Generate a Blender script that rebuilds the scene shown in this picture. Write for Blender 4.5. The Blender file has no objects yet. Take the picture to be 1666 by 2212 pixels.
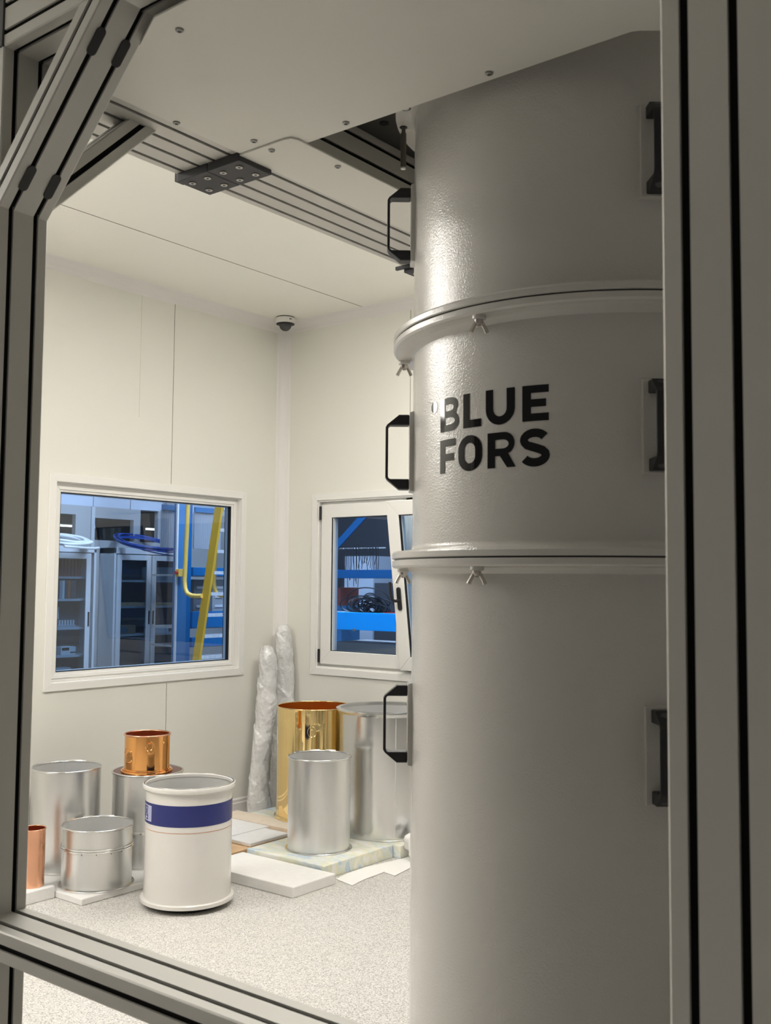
import bpy, bmesh, math, random
from mathutils import Vector, Matrix
random.seed(7)
sc = bpy.context.scene
COL = sc.collection
PI = math.pi
H = 1.45            # camera height above the floor
WY, WX, CEIL = 4.806, 5.02, 3.184

# ------------------------------------------------------------------ camera
cd = bpy.data.cameras.new('camera')
cam = bpy.data.objects.new('camera', cd); COL.objects.link(cam)
r_ = Vector((0.61547233, -0.78811572, 0.00821124)); d_ = Vector((0.05896892, 0.03565722, -0.99762279)); f_ = Vector((0.78594941, 0.61449343, 0.06842036))
m = Matrix.Identity(4)
for i in range(3):
    m[i][0] = r_[i]; m[i][1] = -d_[i]; m[i][2] = -f_[i]
m[2][3] = H
cam.matrix_world = m
cd.sensor_fit = 'HORIZONTAL'; cd.sensor_width = 36.0; cd.lens = 2238.965 * 36 / 1666
cd.clip_start = 0.02; cd.clip_end = 100
cd.dof.use_dof = True; cd.dof.focus_distance = 3.4; cd.dof.aperture_fstop = 20
sc.camera = cam

# ------------------------------------------------------------------ look and light
sc.view_settings.view_transform = 'Standard'; sc.view_settings.look = 'None'
sc.view_settings.exposure = 0.0; sc.view_settings.gamma = 1.0
sc.view_settings.use_curve_mapping = False
try:
    sc.cycles.use_denoising = True; sc.cycles.max_bounces = 12; sc.cycles.diffuse_bounces = 5
    sc.cycles.glossy_bounces = 8; sc.cycles.transparent_max_bounces = 16; sc.cycles.transmission_bounces = 6
    sc.cycles.caustics_reflective = False; sc.cycles.caustics_refractive = False
    sc.cycles.sample_clamp_indirect = 8.0
except Exception: pass
w = bpy.data.worlds.new('world'); sc.world = w; w.use_nodes = True
w.node_tree.nodes['Background'].inputs[0].default_value = (1.0, 0.95, 0.87, 1)
w.node_tree.nodes['Background'].inputs[1].default_value = 0.12

ROOM_LAMP = 40.0     # emission of the room's ceiling lamps
HALL_FILL = 52.0      # emission of the unseen panels added to light the hall
ROOM_COL = (1.0, 0.958, 0.895)
HALL_COL = (0.80, 0.88, 1.0)
# (x, y, length along x, width, emission factor)
ROOM_LAMPS = [(2.25, 2.62, 1.2, 0.3, 1.0), (3.95, 2.62, 1.2, 0.3, 1.0), (0.40, 4.36, 1.8, 0.40, 0.80)]

# ------------------------------------------------------------------ materials
def mat(name, col, rough=0.5, metal=0.0, noise=0.0, nscale=8.0, bump=0.0, bscale=120.0, spec=0.5, stretch=None, emit=None, estr=0.0, coat=0.0, rvar=0.0, bdist=0.002):
    m = bpy.data.materials.new(name); m.use_nodes = True
    nt = m.node_tree; p = nt.nodes['Principled BSDF']
    p.inputs['Base Color'].default_value = (*col, 1); p.inputs['Roughness'].default_value = rough
    p.inputs['Metallic'].default_value = metal; p.inputs['Specular IOR Level'].default_value = spec
    if coat: p.inputs['Coat Weight'].default_value = coat; p.inputs['Coat Roughness'].default_value = 0.08
    if emit: p.inputs['Emission Color'].default_value = (*emit, 1); p.inputs['Emission Strength'].default_value = estr
    tc = nt.nodes.new('ShaderNodeTexCoord'); vec = tc.outputs['Object']
    if stretch:
        mp = nt.nodes.new('ShaderNodeMapping'); mp.inputs['Scale'].default_value = stretch
        nt.links.new(vec, mp.inputs[0]); vec = mp.outputs[0]
    if noise > 0 or rvar > 0:
        n = nt.nodes.new('ShaderNodeTexNoise'); n.inputs['Scale'].default_value = nscale; n.inputs['Detail'].default_value = 5
        nt.links.new(vec, n.inputs['Vector'])
        if noise > 0:
            r = nt.nodes.new('ShaderNodeValToRGB')
            r.color_ramp.elements[0].position = 0.3; r.color_ramp.elements[1].position = 0.7
            r.color_ramp.elements[0].color = (*[c * (1 - noise) for c in col], 1); r.color_ramp.elements[1].color = (*[min(1, c * (1 + noise)) for c in col], 1)
            nt.links.new(n.outputs['Fac'], r.inputs[0]); nt.links.new(r.outputs[0], p.inputs['Base Color'])
        if rvar > 0:
            mr = nt.nodes.new('ShaderNodeMapRange'); mr.inputs['To Min'].default_value = max(0.02, rough - rvar); mr.inputs['To Max'].default_value = rough + rvar
            nt.links.new(n.outputs['Fac'], mr.inputs[0]); nt.links.new(mr.outputs[0], p.inputs['Roughness'])
    if bump > 0:
        n2 = nt.nodes.new('ShaderNodeTexNoise'); n2.inputs['Scale'].default_value = bscale; n2.inputs['Detail'].default_value = 3
        nt.links.new(vec, n2.inputs['Vector'])
        b = nt.nodes.new('ShaderNodeBump'); b.inputs['Strength'].default_value = bump; b.inputs['Distance'].default_value = bdist
        nt.links.new(n2.outputs['Fac'], b.inputs['Height']); nt.links.new(b.outputs[0], p.inputs['Normal'])
    return m

def emat(name, col, s):
    m = bpy.data.materials.new(name); m.use_nodes = True; nt = m.node_tree
    nt.nodes.clear(); e = nt.nodes.new('ShaderNodeEmission'); o = nt.nodes.new('ShaderNodeOutputMaterial')
    e.inputs[0].default_value = (*col, 1); e.inputs[1].default_value = s; nt.links.new(e.outputs[0], o.inputs[0]); return m

def glassmat(name, tint, ior=1.5):
    m = bpy.data.materials.new(name); m.use_nodes = True; nt = m.node_tree
    nt.nodes.clear(); o = nt.nodes.new('ShaderNodeOutputMaterial'); t = nt.nodes.new('ShaderNodeBsdfTransparent'); g = nt.nodes.new('ShaderNodeBsdfGlossy')
    fr = nt.nodes.new('ShaderNodeFresnel'); mx = nt.nodes.new('ShaderNodeMixShader')
    t.inputs[0].default_value = (*tint, 1); g.inputs['Roughness'].default_value = 0.0; gm = nt.nodes.new('ShaderNodeNewGeometry'); mr = nt.nodes.new('ShaderNodeMapRange')
    mr.inputs['To Min'].default_value = ior; mr.inputs['To Max'].default_value = 1 / ior
    nt.links.new(gm.outputs['Backfacing'], mr.inputs[0]); nt.links.new(mr.outputs[0], fr.inputs[0])
    nt.links.new(fr.outputs[0], mx.inputs[0]); nt.links.new(t.outputs[0], mx.inputs[1]); nt.links.new(g.outputs[0], mx.inputs[2]); nt.links.new(mx.outputs[0], o.inputs[0]); return m

def floormat():
    m = mat('speckled_vinyl', (0.62, 0.60, 0.57), 0.42, spec=0.4); nt = m.node_tree; p = nt.nodes['Principled BSDF']
    tc = nt.nodes.new('ShaderNodeTexCoord')
    n = nt.nodes.new('ShaderNodeTexNoise'); n.inputs['Scale'].default_value = 210; n.inputs['Detail'].default_value = 2
    nt.links.new(tc.outputs['Object'], n.inputs['Vector'])
    r = nt.nodes.new('ShaderNodeValToRGB'); e = r.color_ramp.elements
    e[0].position = 0.30; e[0].color = (0.22, 0.21, 0.20, 1); e[1].position = 0.72; e[1].color = (0.80, 0.78, 0.74, 1)
    a = e.new(0.43); a.color = (0.50, 0.485, 0.46, 1); b = e.new(0.55); b.color = (0.62, 0.60, 0.575, 1)
    nt.links.new(n.outputs['Fac'], r.inputs[0]); nt.links.new(r.outputs[0], p.inputs['Base Color'])
    return m

def blotch(name, cols, scale, rough=0.8, stretch=(1, 1, 1)):
    m = mat(name, cols[0], rough); nt = m.node_tree; p = nt.nodes['Principled BSDF']
    tc = nt.nodes.new('ShaderNodeTexCoord'); mp = nt.nodes.new('ShaderNodeMapping'); mp.inputs['Scale'].default_value = stretch
    mp.inputs['Rotation'].default_value = (0, 0, 0.4)
    n = nt.nodes.new('ShaderNodeTexNoise'); n.inputs['Scale'].default_value = scale; n.inputs['Detail'].default_value = 3
    nt.links.new(tc.outputs['Object'], mp.inputs[0]); nt.links.new(mp.outputs[0], n.inputs['Vector'])
    r = nt.nodes.new('ShaderNodeValToRGB'); el = r.color_ramp.elements
    el[0].position = 0.36; el[0].color = (*cols[0], 1); el[1].position = 0.62; el[1].color = (*cols[-1], 1)
    for i, c in enumerate(cols[1:-1]):
        q = el.new(0.36 + 0.26 * (i + 1) / (len(cols) - 1)); q.color = (*c, 1)
    nt.links.new(n.outputs['Fac'], r.inputs[0]); nt.links.new(r.outputs[0], p.inputs['Base Color']); return m

MT = {}
MT['wall'] = mat('cream_panel', (0.80, 0.79, 0.73), 0.55, noise=0.012, nscale=1.5, spec=0.25)
MT['ceil'] = mat('ceiling_panel', (0.87, 0.855, 0.79), 0.6, noise=0.01, nscale=1.5, spec=0.2)
MT['trimw'] = mat('white_pvc', (0.80, 0.78, 0.76), 0.4, spec=0.4)
MT['winw'] = mat('white_window_frame', (0.84, 0.83, 0.80), 0.35, spec=0.4)
MT['floor'] = floormat()
MT['alu'] = mat('anodised_profile', (0.58, 0.57, 0.535), 0.46, 0.25, noise=0.03, nscale=3, spec=0.45)
MT['blk'] = mat('black_plastic', (0.012, 0.012, 0.014), 0.45)
MT['slot'] = mat('black_slot_floor', (0.006, 0.0055, 0.005), 0.75, spec=0.1)  # black colour for the floor of every profile slot
MT['pad'] = mat('black_anodised_plate', (0.045, 0.045, 0.05), 0.5, 0.3)
MT['sheet'] = mat('grey_painted_sheet', (0.72, 0.71, 0.66), 0.5, noise=0.02, nscale=2, spec=0.4)
MT['dark'] = mat('dark_cover', (0.14, 0.135, 0.125), 0.55)
MT['screw'] = mat('zinc_screw', (0.62, 0.61, 0.58), 0.28, 0.9)
MT['steel'] = mat('stainless', (0.60, 0.56, 0.52), 0.22, 0.95)
MT['dullscrew'] = mat('dull_screw', (0.26, 0.26, 0.25), 0.35, 0.8)
MT['darksteel'] = mat('dark_rod', (0.17, 0.16, 0.13), 0.4, 0.6)
MT['coat'] = mat('powder_coat', (0.62, 0.605, 0.575), 0.11, noise=0.01, nscale=2, bump=1.0, bscale=360, bdist=0.0006, spec=0.5)
MT['ink'] = mat('gloss_black_vinyl', (0.005, 0.005, 0.006), 0.05, spec=0.42)
MT['alubr'] = mat('brushed_aluminium', (0.74, 0.74, 0.73), 0.30, 0.92, noise=0.07, nscale=4, stretch=(2, 2, 0.6), rvar=0.07)
MT['alubr2'] = mat('smooth_aluminium', (0.74, 0.74, 0.73), 0.20, 0.97, noise=0.05, nscale=5, stretch=(3, 3, 0.5), rvar=0.05)
MT['aluin'] = mat('dull_aluminium', (0.84, 0.84, 0.83), 0.42, 0.75, noise=0.04, nscale=6)
MT['gold'] = mat('gold_plating', (1.0, 0.76, 0.36), 0.06, 1.0)
MT['goldin'] = mat('gold_inside', (0.92, 0.52, 0.14), 0.22, 1.0)
MT['cgold'] = mat('gilded_copper', (0.93, 0.46, 0.16), 0.07, 1.0)
MT['cin'] = mat('copper_inside', (0.72, 0.27, 0.13), 0.28, 1.0)
MT['copper'] = mat('bare_copper', (0.86, 0.46, 0.29), 0.26, 1.0, noise=0.12, nscale=7, rvar=0.06)
MT['copperd'] = mat('dark_copper_disc', (0.20, 0.085, 0.06), 0.35, 0.6)
MT['cream'] = mat('white_enamel', (0.72, 0.70, 0.67), 0.17, spec=0.5, coat=0.3)
MT['navy'] = mat('navy_band', (0.012, 0.022, 0.16), 0.22)
MT['orange'] = mat('orange_line', (0.55, 0.20, 0.07), 0.4)
MT['lbl'] = mat('pale_label', (0.62, 0.64, 0.82), 0.4)
MT['lbl2'] = mat('dim_label', (0.36, 0.38, 0.60), 0.4)
MT['rubber'] = mat('rubber_base', (0.03, 0.03, 0.03), 0.7)
MT['foamw'] = mat('white_foam', (0.86, 0.85, 0.83), 0.85, noise=0.02, nscale=30, bump=0.5, bscale=90)
MT['foamb'] = mat('beige_foam', (0.80, 0.70, 0.58), 0.85, noise=0.04, nscale=20, bump=0.4, bscale=90)
MT['board'] = mat('tan_fibreboard', (0.66, 0.44, 0.25), 0.75, noise=0.12, nscale=25)
MT['foamc'] = blotch('bonded_foam', [(0.56, 0.66, 0.72), (0.78, 0.80, 0.76), (0.70, 0.75, 0.66), (0.82, 0.79, 0.62), (0.84, 0.84, 0.80)], 9, 0.9, (1.8, 0.8, 1.2))
MT['paper'] = mat('white_paper', (0.85, 0.84, 0.82), 0.8)
MT['plastic'] = mat('cloudy_film', (0.72, 0.715, 0.71), 0.22, noise=0.10, nscale=7, bump=1.0, bscale=26, spec=0.6, coat=0.5, bdist=0.012)
MT['glass'] = glassmat('window_glass', (0.74, 0.84, 0.95))
MT['cabglass'] = glassmat('cabinet_glass', (0.72, 0.80, 0.86))
MT['domeglass'] = mat('smoked_dome', (0.05, 0.05, 0.055), 0.08, spec=0.6)
MT['gask'] = mat('black_gasket', (0.012, 0.013, 0.016), 0.6)
MT['spacer'] = mat('light_spacer', (0.75, 0.80, 0.86), 0.4)
# hall
MT['hfloor'] = mat('hall_concrete', (0.30, 0.29, 0.28), 0.6, noise=0.1, nscale=2)
MT['hwall'] = mat('hall_panel', (0.50, 0.56, 0.66), 0.6)
MT['hwall2'] = mat('hall_grey_panel', (0.36, 0.37, 0.38), 0.6)
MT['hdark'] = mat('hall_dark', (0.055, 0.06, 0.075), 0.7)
MT['cab'] = mat('cabinet_grey', (0.52, 0.55, 0.58), 0.5)
MT['cabin'] = mat('cabinet_inside', (0.16, 0.175, 0.20), 0.7)
MT['blue'] = mat('rack_blue', (0.005, 0.15, 0.42), 0.45)
MT['bluelit'] = mat('lit_beam_blue', (0.001, 0.36, 0.95), 0.4)  # rack blue with the near beam's stronger light put into the colour
MT['bluedk'] = mat('dark_rack_blue', (0.006, 0.085, 0.24), 0.45)
MT['blued'] = mat('column_blue', (0.06, 0.20, 0.42), 0.5)
MT['yel'] = mat('ladder_yellow', (0.88, 0.50, 0.03), 0.45)
MT['yelb'] = mat('rail_yellow', (0.85, 0.55, 0.12), 0.35)
MT['galv'] = mat('galvanised', (0.80, 0.81, 0.83), 0.4, 0.3, noise=0.15, nscale=40)
MT['cblue'] = mat('blue_cable', (0.015, 0.06, 0.30), 0.35)
MT['cwhite'] = mat('white_cable', (0.75, 0.76, 0.76), 0.45)
MT['cblack'] = mat('black_cable', (0.015, 0.017, 0.022), 0.35)
MT['cred'] = mat('red_cable', (0.45, 0.03, 0.04), 0.4)
MT['red'] = mat('red_part', (0.5, 0.04, 0.03), 0.4)
MT['elec'] = mat('instrument_grey', (0.40, 0.42, 0.44), 0.5)
MT['blind'] = mat('corrugated_sheet', (0.42, 0.44, 0.49), 0.45, 0.4)
MT['brown'] = mat('brown_box', (0.30, 0.19, 0.12), 0.7)
MT['bind1'] = mat('maroon_binder', (0.22, 0.07, 0.06), 0.6)
MT['bind2'] = mat('orange_binder', (0.42, 0.15, 0.07), 0.6)
MT['bind3'] = mat('grey_binder', (0.42, 0.44, 0.46), 0.6)
MT['bind4'] = mat('dark_binder', (0.09, 0.10, 0.12), 0.6)
MT['white'] = mat('white_item', (0.72, 0.74, 0.76), 0.5)

# ------------------------------------------------------------------ mesh building
class MB:
    def __init__(s): s.v = []; s.f = []; s.mi = []; s.sm = []
    def add(s, vs, fs, mi=0, smooth=False, M=None):
        o = len(s.v)
        for p in vs:
            p = Vector(p); s.v.append(tuple(M @ p) if M else tuple(p))
        for f in fs: s.f.append([i + o for i in f]); s.mi.append(mi); s.sm.append(smooth)
    def box(s, x0, x1, y0, y1, z0, z1, mi=0, M=None):
        vs = [(x, y, z) for x in (x0, x1) for y in (y0, y1) for z in (z0, z1)]
        s.add(vs, [(0, 1, 3, 2), (4, 6, 7, 5), (0, 4, 5, 1), (2, 3, 7, 6), (0, 2, 6, 4), (1, 5, 7, 3)], mi, False, M)
    def prism(s, poly, t0, t1, fn=None, mi=0, smooth=False, M=None):
        """poly list of (a,b); fn(a,b,t)->xyz; default xy extruded in z"""
        fn = fn or (lambda a, b, t: (a, b, t)); n = len(poly)
        vs = [fn(a, b, t0) for a, b in poly] + [fn(a, b, t1) for a, b in poly]
        o = len(s.v); s.add(vs, [list(range(n))[::-1], list(range(n, 2 * n))], mi, False, M)
        for i in range(n):
            j = (i + 1) % n; s.f.append([o + i, o + j, o + n + j, o + n + i]); s.mi.append(mi); s.sm.append(smooth)
    def lathe(s, prof, seg=96, cx=0, cy=0, closed=False, mi=0, caps=False, M=None):
        n = len(prof); vs = []
        for k in range(seg):
            a = 2 * PI * k / seg
            for (r, z) in prof: vs.append((cx + r * math.cos(a), cy + r * math.sin(a), z))
        fs = []
        for k in range(seg):
            k2 = (k + 1) % seg
            for i in range(n if closed else n - 1):
                j = (i + 1) % n; fs.append([k * n + i, k2 * n + i, k2 * n + j, k * n + j])
        s.add(vs, fs, mi, True, M)
        if caps:
            o = len(s.v) - len(vs)
            s.f.append([o + k * n for k in range(seg)][::-1]); s.mi.append(mi); s.sm.append(False)
            s.f.append([o + k * n + n - 1 for k in range(seg)]); s.mi.append(mi); s.sm.append(False)
    def cyl(s, p0, p1, r0, r1=None, seg=24, mi=0, caps=True):
        r1 = r0 if r1 is None else r1
        p0 = Vector(p0); p1 = Vector(p1); d = p1 - p0; L = d.length
        q = Vector((0, 0, 1)).rotation_difference(d.normalized()).to_matrix().to_4x4(); q.translation = p0
        s.lathe([(r0, 0), (r1, L)], seg, 0, 0, False, mi, caps, q)
    def tube(s, pts, r, seg=10, mi=0, closed=False, rfn=None):
        pts = [Vector(p) for p in pts]; n = len(pts); o = len(s.v); up = None
        for i, p in enumerate(pts):
            if closed: t = (pts[(i + 1) % n] - pts[i - 1]).normalized()
            else: t = (pts[min(i + 1, n - 1)] - pts[max(i - 1, 0)]).normalized()
            if up is None: up = t.orthogonal().normalized()
            up = (up - t * up.dot(t)).normalized(); b = t.cross(up); rr = rfn(i / (n - 1)) if rfn else r
            for k in range(seg):
                a = 2 * PI * k / seg; s.v.append(tuple(p + (up * math.cos(a) + b * math.sin(a)) * rr))
        for i in range(n if closed else n - 1):
            i2 = (i + 1) % n
            for k in range(seg):
                k2 = (k + 1) % seg; s.f.append([o + i * seg + k, o + i * seg + k2, o + i2 * seg + k2, o + i2 * seg + k]); s.mi.append(mi); s.sm.append(True)
        if not closed:
            s.f.append([o + k for k in range(seg)][::-1]); s.mi.append(mi); s.sm.append(False)
            s.f.append([o + (n - 1) * seg + k for k in range(seg)]); s.mi.append(mi); s.sm.append(False)
    def build(s, name, mats, parent=None, bevel=0, origin=None, angle=35):
        me = bpy.data.meshes.new(name)
        org = Vector(origin) if origin is not None else None
        if org is None:
            if s.v:
                xs = [p[0] for p in s.v]; ys = [p[1] for p in s.v]; zs = [p[2] for p in s.v]
                org = Vector(((min(xs) + max(xs)) / 2, (min(ys) + max(ys)) / 2, min(zs)))
            else: org = Vector((0, 0, 0))
        me.from_pydata([tuple(Vector(p) - org) for p in s.v], [], s.f)
        if not isinstance(mats, (list, tuple)): mats = [mats]
        for mm in mats: me.materials.append(MT[mm] if isinstance(mm, str) else mm)
        for p, mi, sm in zip(me.polygons, s.mi, s.sm): p.material_index = mi; p.use_smooth = sm
        bm = bmesh.new(); bm.from_mesh(me); bmesh.ops.recalc_face_normals(bm, faces=bm.faces)
        bm.to_mesh(me); bm.free()
        if any(s.sm): me.set_sharp_from_angle(angle=math.radians(angle))
        o = bpy.data.objects.new(name, me); COL.objects.link(o); o.location = org
        if parent is not None:
            o.parent = parent; o.location = org - world_loc(parent)
        if bevel:
            b = o.modifiers.new('bevel', 'BEVEL'); b.width = bevel; b.segments = 2; b.limit_method = 'ANGLE'; b.angle_limit = math.radians(40)
        return o

def world_loc(o):
    v = Vector((0, 0, 0))
    while o is not None: v = v + o.location; o = o.parent
    return v

def empty(name, loc, label, cat, group=None):
    o = bpy.data.objects.new(name, None); COL.objects.link(o); o.location = loc; o.empty_display_size = 0.1
    o['label'] = label; o['category'] = cat
    if group: o['group'] = group
    return o
def tag(o, label, cat, group=None):
    o['label'] = label; o['category'] = cat
    if group: o['group'] = group
    return o
def struct(o, label=None):
    o['kind'] = 'structure'
    if label: o['label'] = label; o['category'] = 'structure'
    return o
def onebox(name, x0, x1, y0, y1, z0, z1, mm, parent=None, bevel=0):
    b = MB(); b.box(x0, x1, y0, y1, z0, z1); return b.build(name, mm, parent, bevel)

def copy_tree(o, parent=None):
    kids = [c for c in bpy.data.objects if c.parent == o]
    c = o.copy(); COL.objects.link(c); c.parent = parent
    for k in kids: copy_tree(k, c)
    return c

# ------------------------------------------------------------------ the room
X0, Y0 = -1.6, -2.4      # the room ends behind the camera
b = MB(); b.box(X0, WX + 0.1, Y0, WY + 0.1, -0.05, 0.0); struct(b.build('floor', 'floor'), 'speckled light grey vinyl floor')
b = MB(); b.box(X0, WX + 0.1, Y0, WY + 0.1, CEIL, CEIL + 0.06)
# panel joint of the ceiling (a narrow dark gap between two panels)
struct(b.build('ceiling', 'ceil'), 'cream ceiling of wide flat panels')
b = MB(); b.box(X0, WX - 0.04, 4.075, 4.079, CEIL - 0.0012, CEIL + 0.001)
struct(b.build('trim_5', mat('joint_line', (0.20, 0.19, 0.16), 0.8)), 'thin dark joint line between two ceiling panels')

L0, L1, LZ0, LZ1 = 3.272, 4.640, 0.905, 1.982      # clear opening of the left window
R0, R1, RZ0, RZ1 = 3.02, 4.482, 0.905, 1.982       # clear opening of the right window
T = 0.11
b = MB()
b.box(X0, L0, WY, WY + T, 0, CEIL); b.box(L1, WX + T, WY, WY + T, 0, CEIL)
b.box(L0, L1, WY, WY + T, 0, LZ0); b.box(L0, L1, WY, WY + T, LZ1, CEIL)
struct(b.build('wall_left', 'wall'), 'cream panel wall with the wide window')
b = MB()
b.box(WX, WX + T, Y0, R0, 0, CEIL); b.box(WX, WX + T, R1, WY, 0, CEIL)
b.box(WX, WX + T, R0, R1, 0, RZ0); b.box(WX, WX + T, R0, R1, RZ1, CEIL)
struct(b.build('wall_right', 'wall'), 'cream panel wall with the tilted window')
b = MB(); b.box(X0, WX + T, Y0 - T, Y0, 0, CEIL); struct(b.build('wall_rear', 'hwall2'), 'grey wall on the far right side out of view')
# vertical panel joints
jm = mat('wall_joint', (0.24, 0.22, 0.18), 0.8)
jm2 = mat('wall_joint_faint', (0.66, 0.64, 0.55), 0.8)
b = MB()
b.box(4.064, 4.067, WY - 0.0012, WY + 0.002, 2.03, CEIL - 0.06); b.box(4.064, 4.067, WY - 0.0012, WY + 0.002, 0.09, 0.85)
struct(b.build('trim_6', jm), 'dark vertical panel joint on the left wall')
b = MB(); b.box(WX - 0.0012, WX + 0.002, 3.739, 3.742, 2.04, CEIL - 0.06); b.box(WX - 0.0012, WX + 0.002, 3.739, 3.742, 0.09, 0.85)
struct(b.build('trim_7', jm), 'dark vertical panel joint on the right wall')
b = MB(); b.box(3.815, 3.817, WY - 0.001, WY + 0.002, 2.4, CEIL - 0.06); struct(b.build('trim_8', jm2), 'faint panel joint high on the left wall')

# coved trims
def cove(c, n=8):
    return [(0, 0), (c, 0)] + [(c - c * math.sin(a) * 1.0 + 0.0, 0 - c * (1 - math.cos(a)) * 1.0) for a in [PI / 2 * k / n for k in range(1, n)]] + [(0, -c)]
c = 0.066
def covepoly(n=8):
    # concave quarter between wall (a=0) and ceiling (b=0)
    pts = [(0, 0), (c, 0)]
    for k in range(1, n):
        a = PI / 2 * k / n
        pts.append((c - c * math.sin(a) * 0.93, -c + c * math.cos(a) * 0.93))
    pts.append((0, -c)); return pts
b = MB(); b.prism(covepoly(), X0, WX, lambda a, bb, t: (t, WY - a, CEIL + bb), smooth=False)
struct(b.build('trim_1', 'trimw'), 'white coved trim along the top of the left wall')
b = MB(); b.prism(covepoly(), Y0, WY, lambda a, bb, t: (WX - a, t, CEIL + bb))
struct(b.build('trim_2', 'trimw'), 'white coved trim along the top of the right wall')
b = MB(); b.prism(covepoly(), 0.0, CEIL, lambda a, bb, t: (WX - a, WY + bb, t))
struct(b.build('trim_3', 'trimw'), 'white coved strip down the corner of the room')
b = MB(); b.prism([(0, 0), (0.016, 0), (0.016, 0.065), (0.011, 0.072), (0.011, 0.086), (0.004, 0.094), (0, 0.094)], X0, WX, lambda a, bb, t: (t, WY - a, bb))
struct(b.build('baseboard_left', 'trimw'), 'white stepped baseboard of the left wall')
b = MB(); b.prism([(0, 0), (0.016, 0), (0.016, 0.065), (0.011, 0.072), (0.011, 0.086), (0.004, 0.094), (0, 0.094)], Y0, WY, lambda a, bb, t: (WX - a, t, bb))
struct(b.build('baseboard_right', 'trimw'), 'white stepped baseboard of the right wall')

# ceiling lamps of the room (hidden from this view by the frame's plates)
lampm = emat('lamp_diffuser', ROOM_COL, ROOM_LAMP)
for i, (lx, ly, ll, lw, k) in enumerate(ROOM_LAMPS):
    e = empty('ceiling_lamp', (lx, ly, CEIL - 0.03), ['flat ceiling lamp above the tall cryostat', 'flat ceiling lamp nearest the far window wall', 'flat ceiling lamp over the near end of the left wall'][i], 'lamp', 'flat lamps on the room ceiling')
    bb = MB(); bb.box(lx - ll / 2, lx + ll / 2, ly - lw / 2, ly + lw / 2, CEIL - 0.03, CEIL - 0.001); bb.build('housing', 'winw', e)
    bb = MB(); bb.box(lx - ll / 2 + 0.01, lx + ll / 2 - 0.01, ly - lw / 2 + 0.01, ly + lw / 2 - 0.01, CEIL - 0.033, CEIL - 0.0305)
    bb.build('diffuser', emat('lamp_diffuser', ROOM_COL, ROOM_LAMP * k), e)

e = empty('wall_light', (0.86, WY, 2.3), 'unseen light panel added high on the left wall for the glint on the cryostat', 'lamp')  # added panel, standing for an unseen bright source mirrored in the cryostat
onebox('housing', 0.38, 1.28, WY - 0.03, WY - 0.0005, 2.33, 3.06, 'winw', e)
onebox('diffuser', 0.395, 1.265, WY - 0.034, WY - 0.0305, 2.345, 3.045, emat('wall_panel_glow', ROOM_COL, 24.0), e)

# ------------------------------------------------------------------ window 1 (left wall, fixed)
def ring(b, x0, x1, z0, z1, wdt, fn, d0, d1, mi=0):
    """mitred rectangular ring; fn(a, z, d)->xyz"""
    o = [(x0, z0), (x1, z0), (x1, z1), (x0, z1)]; i_ = [(x0 + wdt, z0 + wdt), (x1 - wdt, z0 + wdt), (x1 - wdt, z1 - wdt), (x0 + wdt, z1 - wdt)]
    for k in range(4):
        j = (k + 1) % 4
        q = [o[k], o[j], i_[j], i_[k]]
        b.add([fn(a, z, d0) for a, z in q] + [fn(a, z, d1) for a, z in q], [(0, 1, 2, 3), (7, 6, 5, 4), (0, 4, 5, 1), (1, 5, 6, 2), (2, 6, 7, 3), (3, 7, 4, 0)], mi)
fl = lambda a, z, d: (a, WY + d, z)
e = bpy.data.objects.new('window_1', None); COL.objects.link(e); e.location = (3.956, WY, 0.86); struct(e, 'wide fixed window in the left wall')
b = MB(); ring(b, L0 - 0.042, L1 + 0.042, LZ0 - 0.042, LZ1 + 0.042, 0.043, fl, -0.012, 0.0); b.build('casing', 'winw', e, 0.0015)
b = MB(); ring(b, L0 - 0.001, L1 + 0.001, LZ0 - 0.001, LZ1 + 0.001, 0.006, fl, 0.0, 0.11); b.build('reveal', 'winw', e)
b = MB(); ring(b, L0 + 0.005, L1 - 0.005, LZ0 + 0.005, LZ1 - 0.005, 0.048, fl, 0.028, 0.085); b.build('frame', 'winw', e, 0.002)
b = MB(); ring(b, L0 + 0.022, L1 - 0.022, LZ0 + 0.022, LZ1 - 0.022, 0.018, fl, 0.02, 0.03); b.build('glazing_bead', 'winw', e, 0.002)
b = MB(); ring(b, L0 + 0.052, L1 - 0.052, LZ0 + 0.052, LZ1 - 0.052, 0.004, fl, 0.030, 0.085); b.build('gasket', 'gask', e)
b = MB(); b.box(L0 + 0.054, L1 - 0.054, WY + 0.045, WY + 0.049, LZ0 + 0.054, LZ1 - 0.054); b.build('glass_pane', 'glass', e)
b = MB(); ring(b, L0 + 0.057, L1 - 0.057, LZ0 + 0.057, LZ1 - 0.057, 0.003, fl, 0.055, 0.075); b.build('spacer', 'spacer', e)

# ------------------------------------------------------------------ window 2 (right wall): fixed-in-line sash and a second sash tilted inwards
e = bpy.data.objects.new('window_2', None); COL.objects.link(e); e.location = (WX, 3.75, 0.86); struct(e, 'window in the right wall with one sash tilted inwards')
fr = lambda a, z, d: (WX + d, a, z)
b = MB(); ring(b, R0 - 0.042, R1 + 0.042, RZ0 - 0.042, RZ1 + 0.042, 0.043, fr, -0.012, 0.0); b.build('casing', 'winw', e, 0.0015)
b = MB(); ring(b, R0 - 0.001, R1 + 0.001, RZ0 - 0.001, RZ1 + 0.001, 0.012, fr, 0.0, 0.11); b.build('reveal', 'winw', e)
b = MB(); ring(b, R0 + 0.011, R1 - 0.011, RZ0 + 0.011, RZ1 - 0.011, 0.05, fr, 0.03, 0.09); b.box(WX + 0.03, WX + 0.09, 3.72, 3.79, RZ0, RZ1); b.build('frame', 'winw', e, 0.002)
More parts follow.
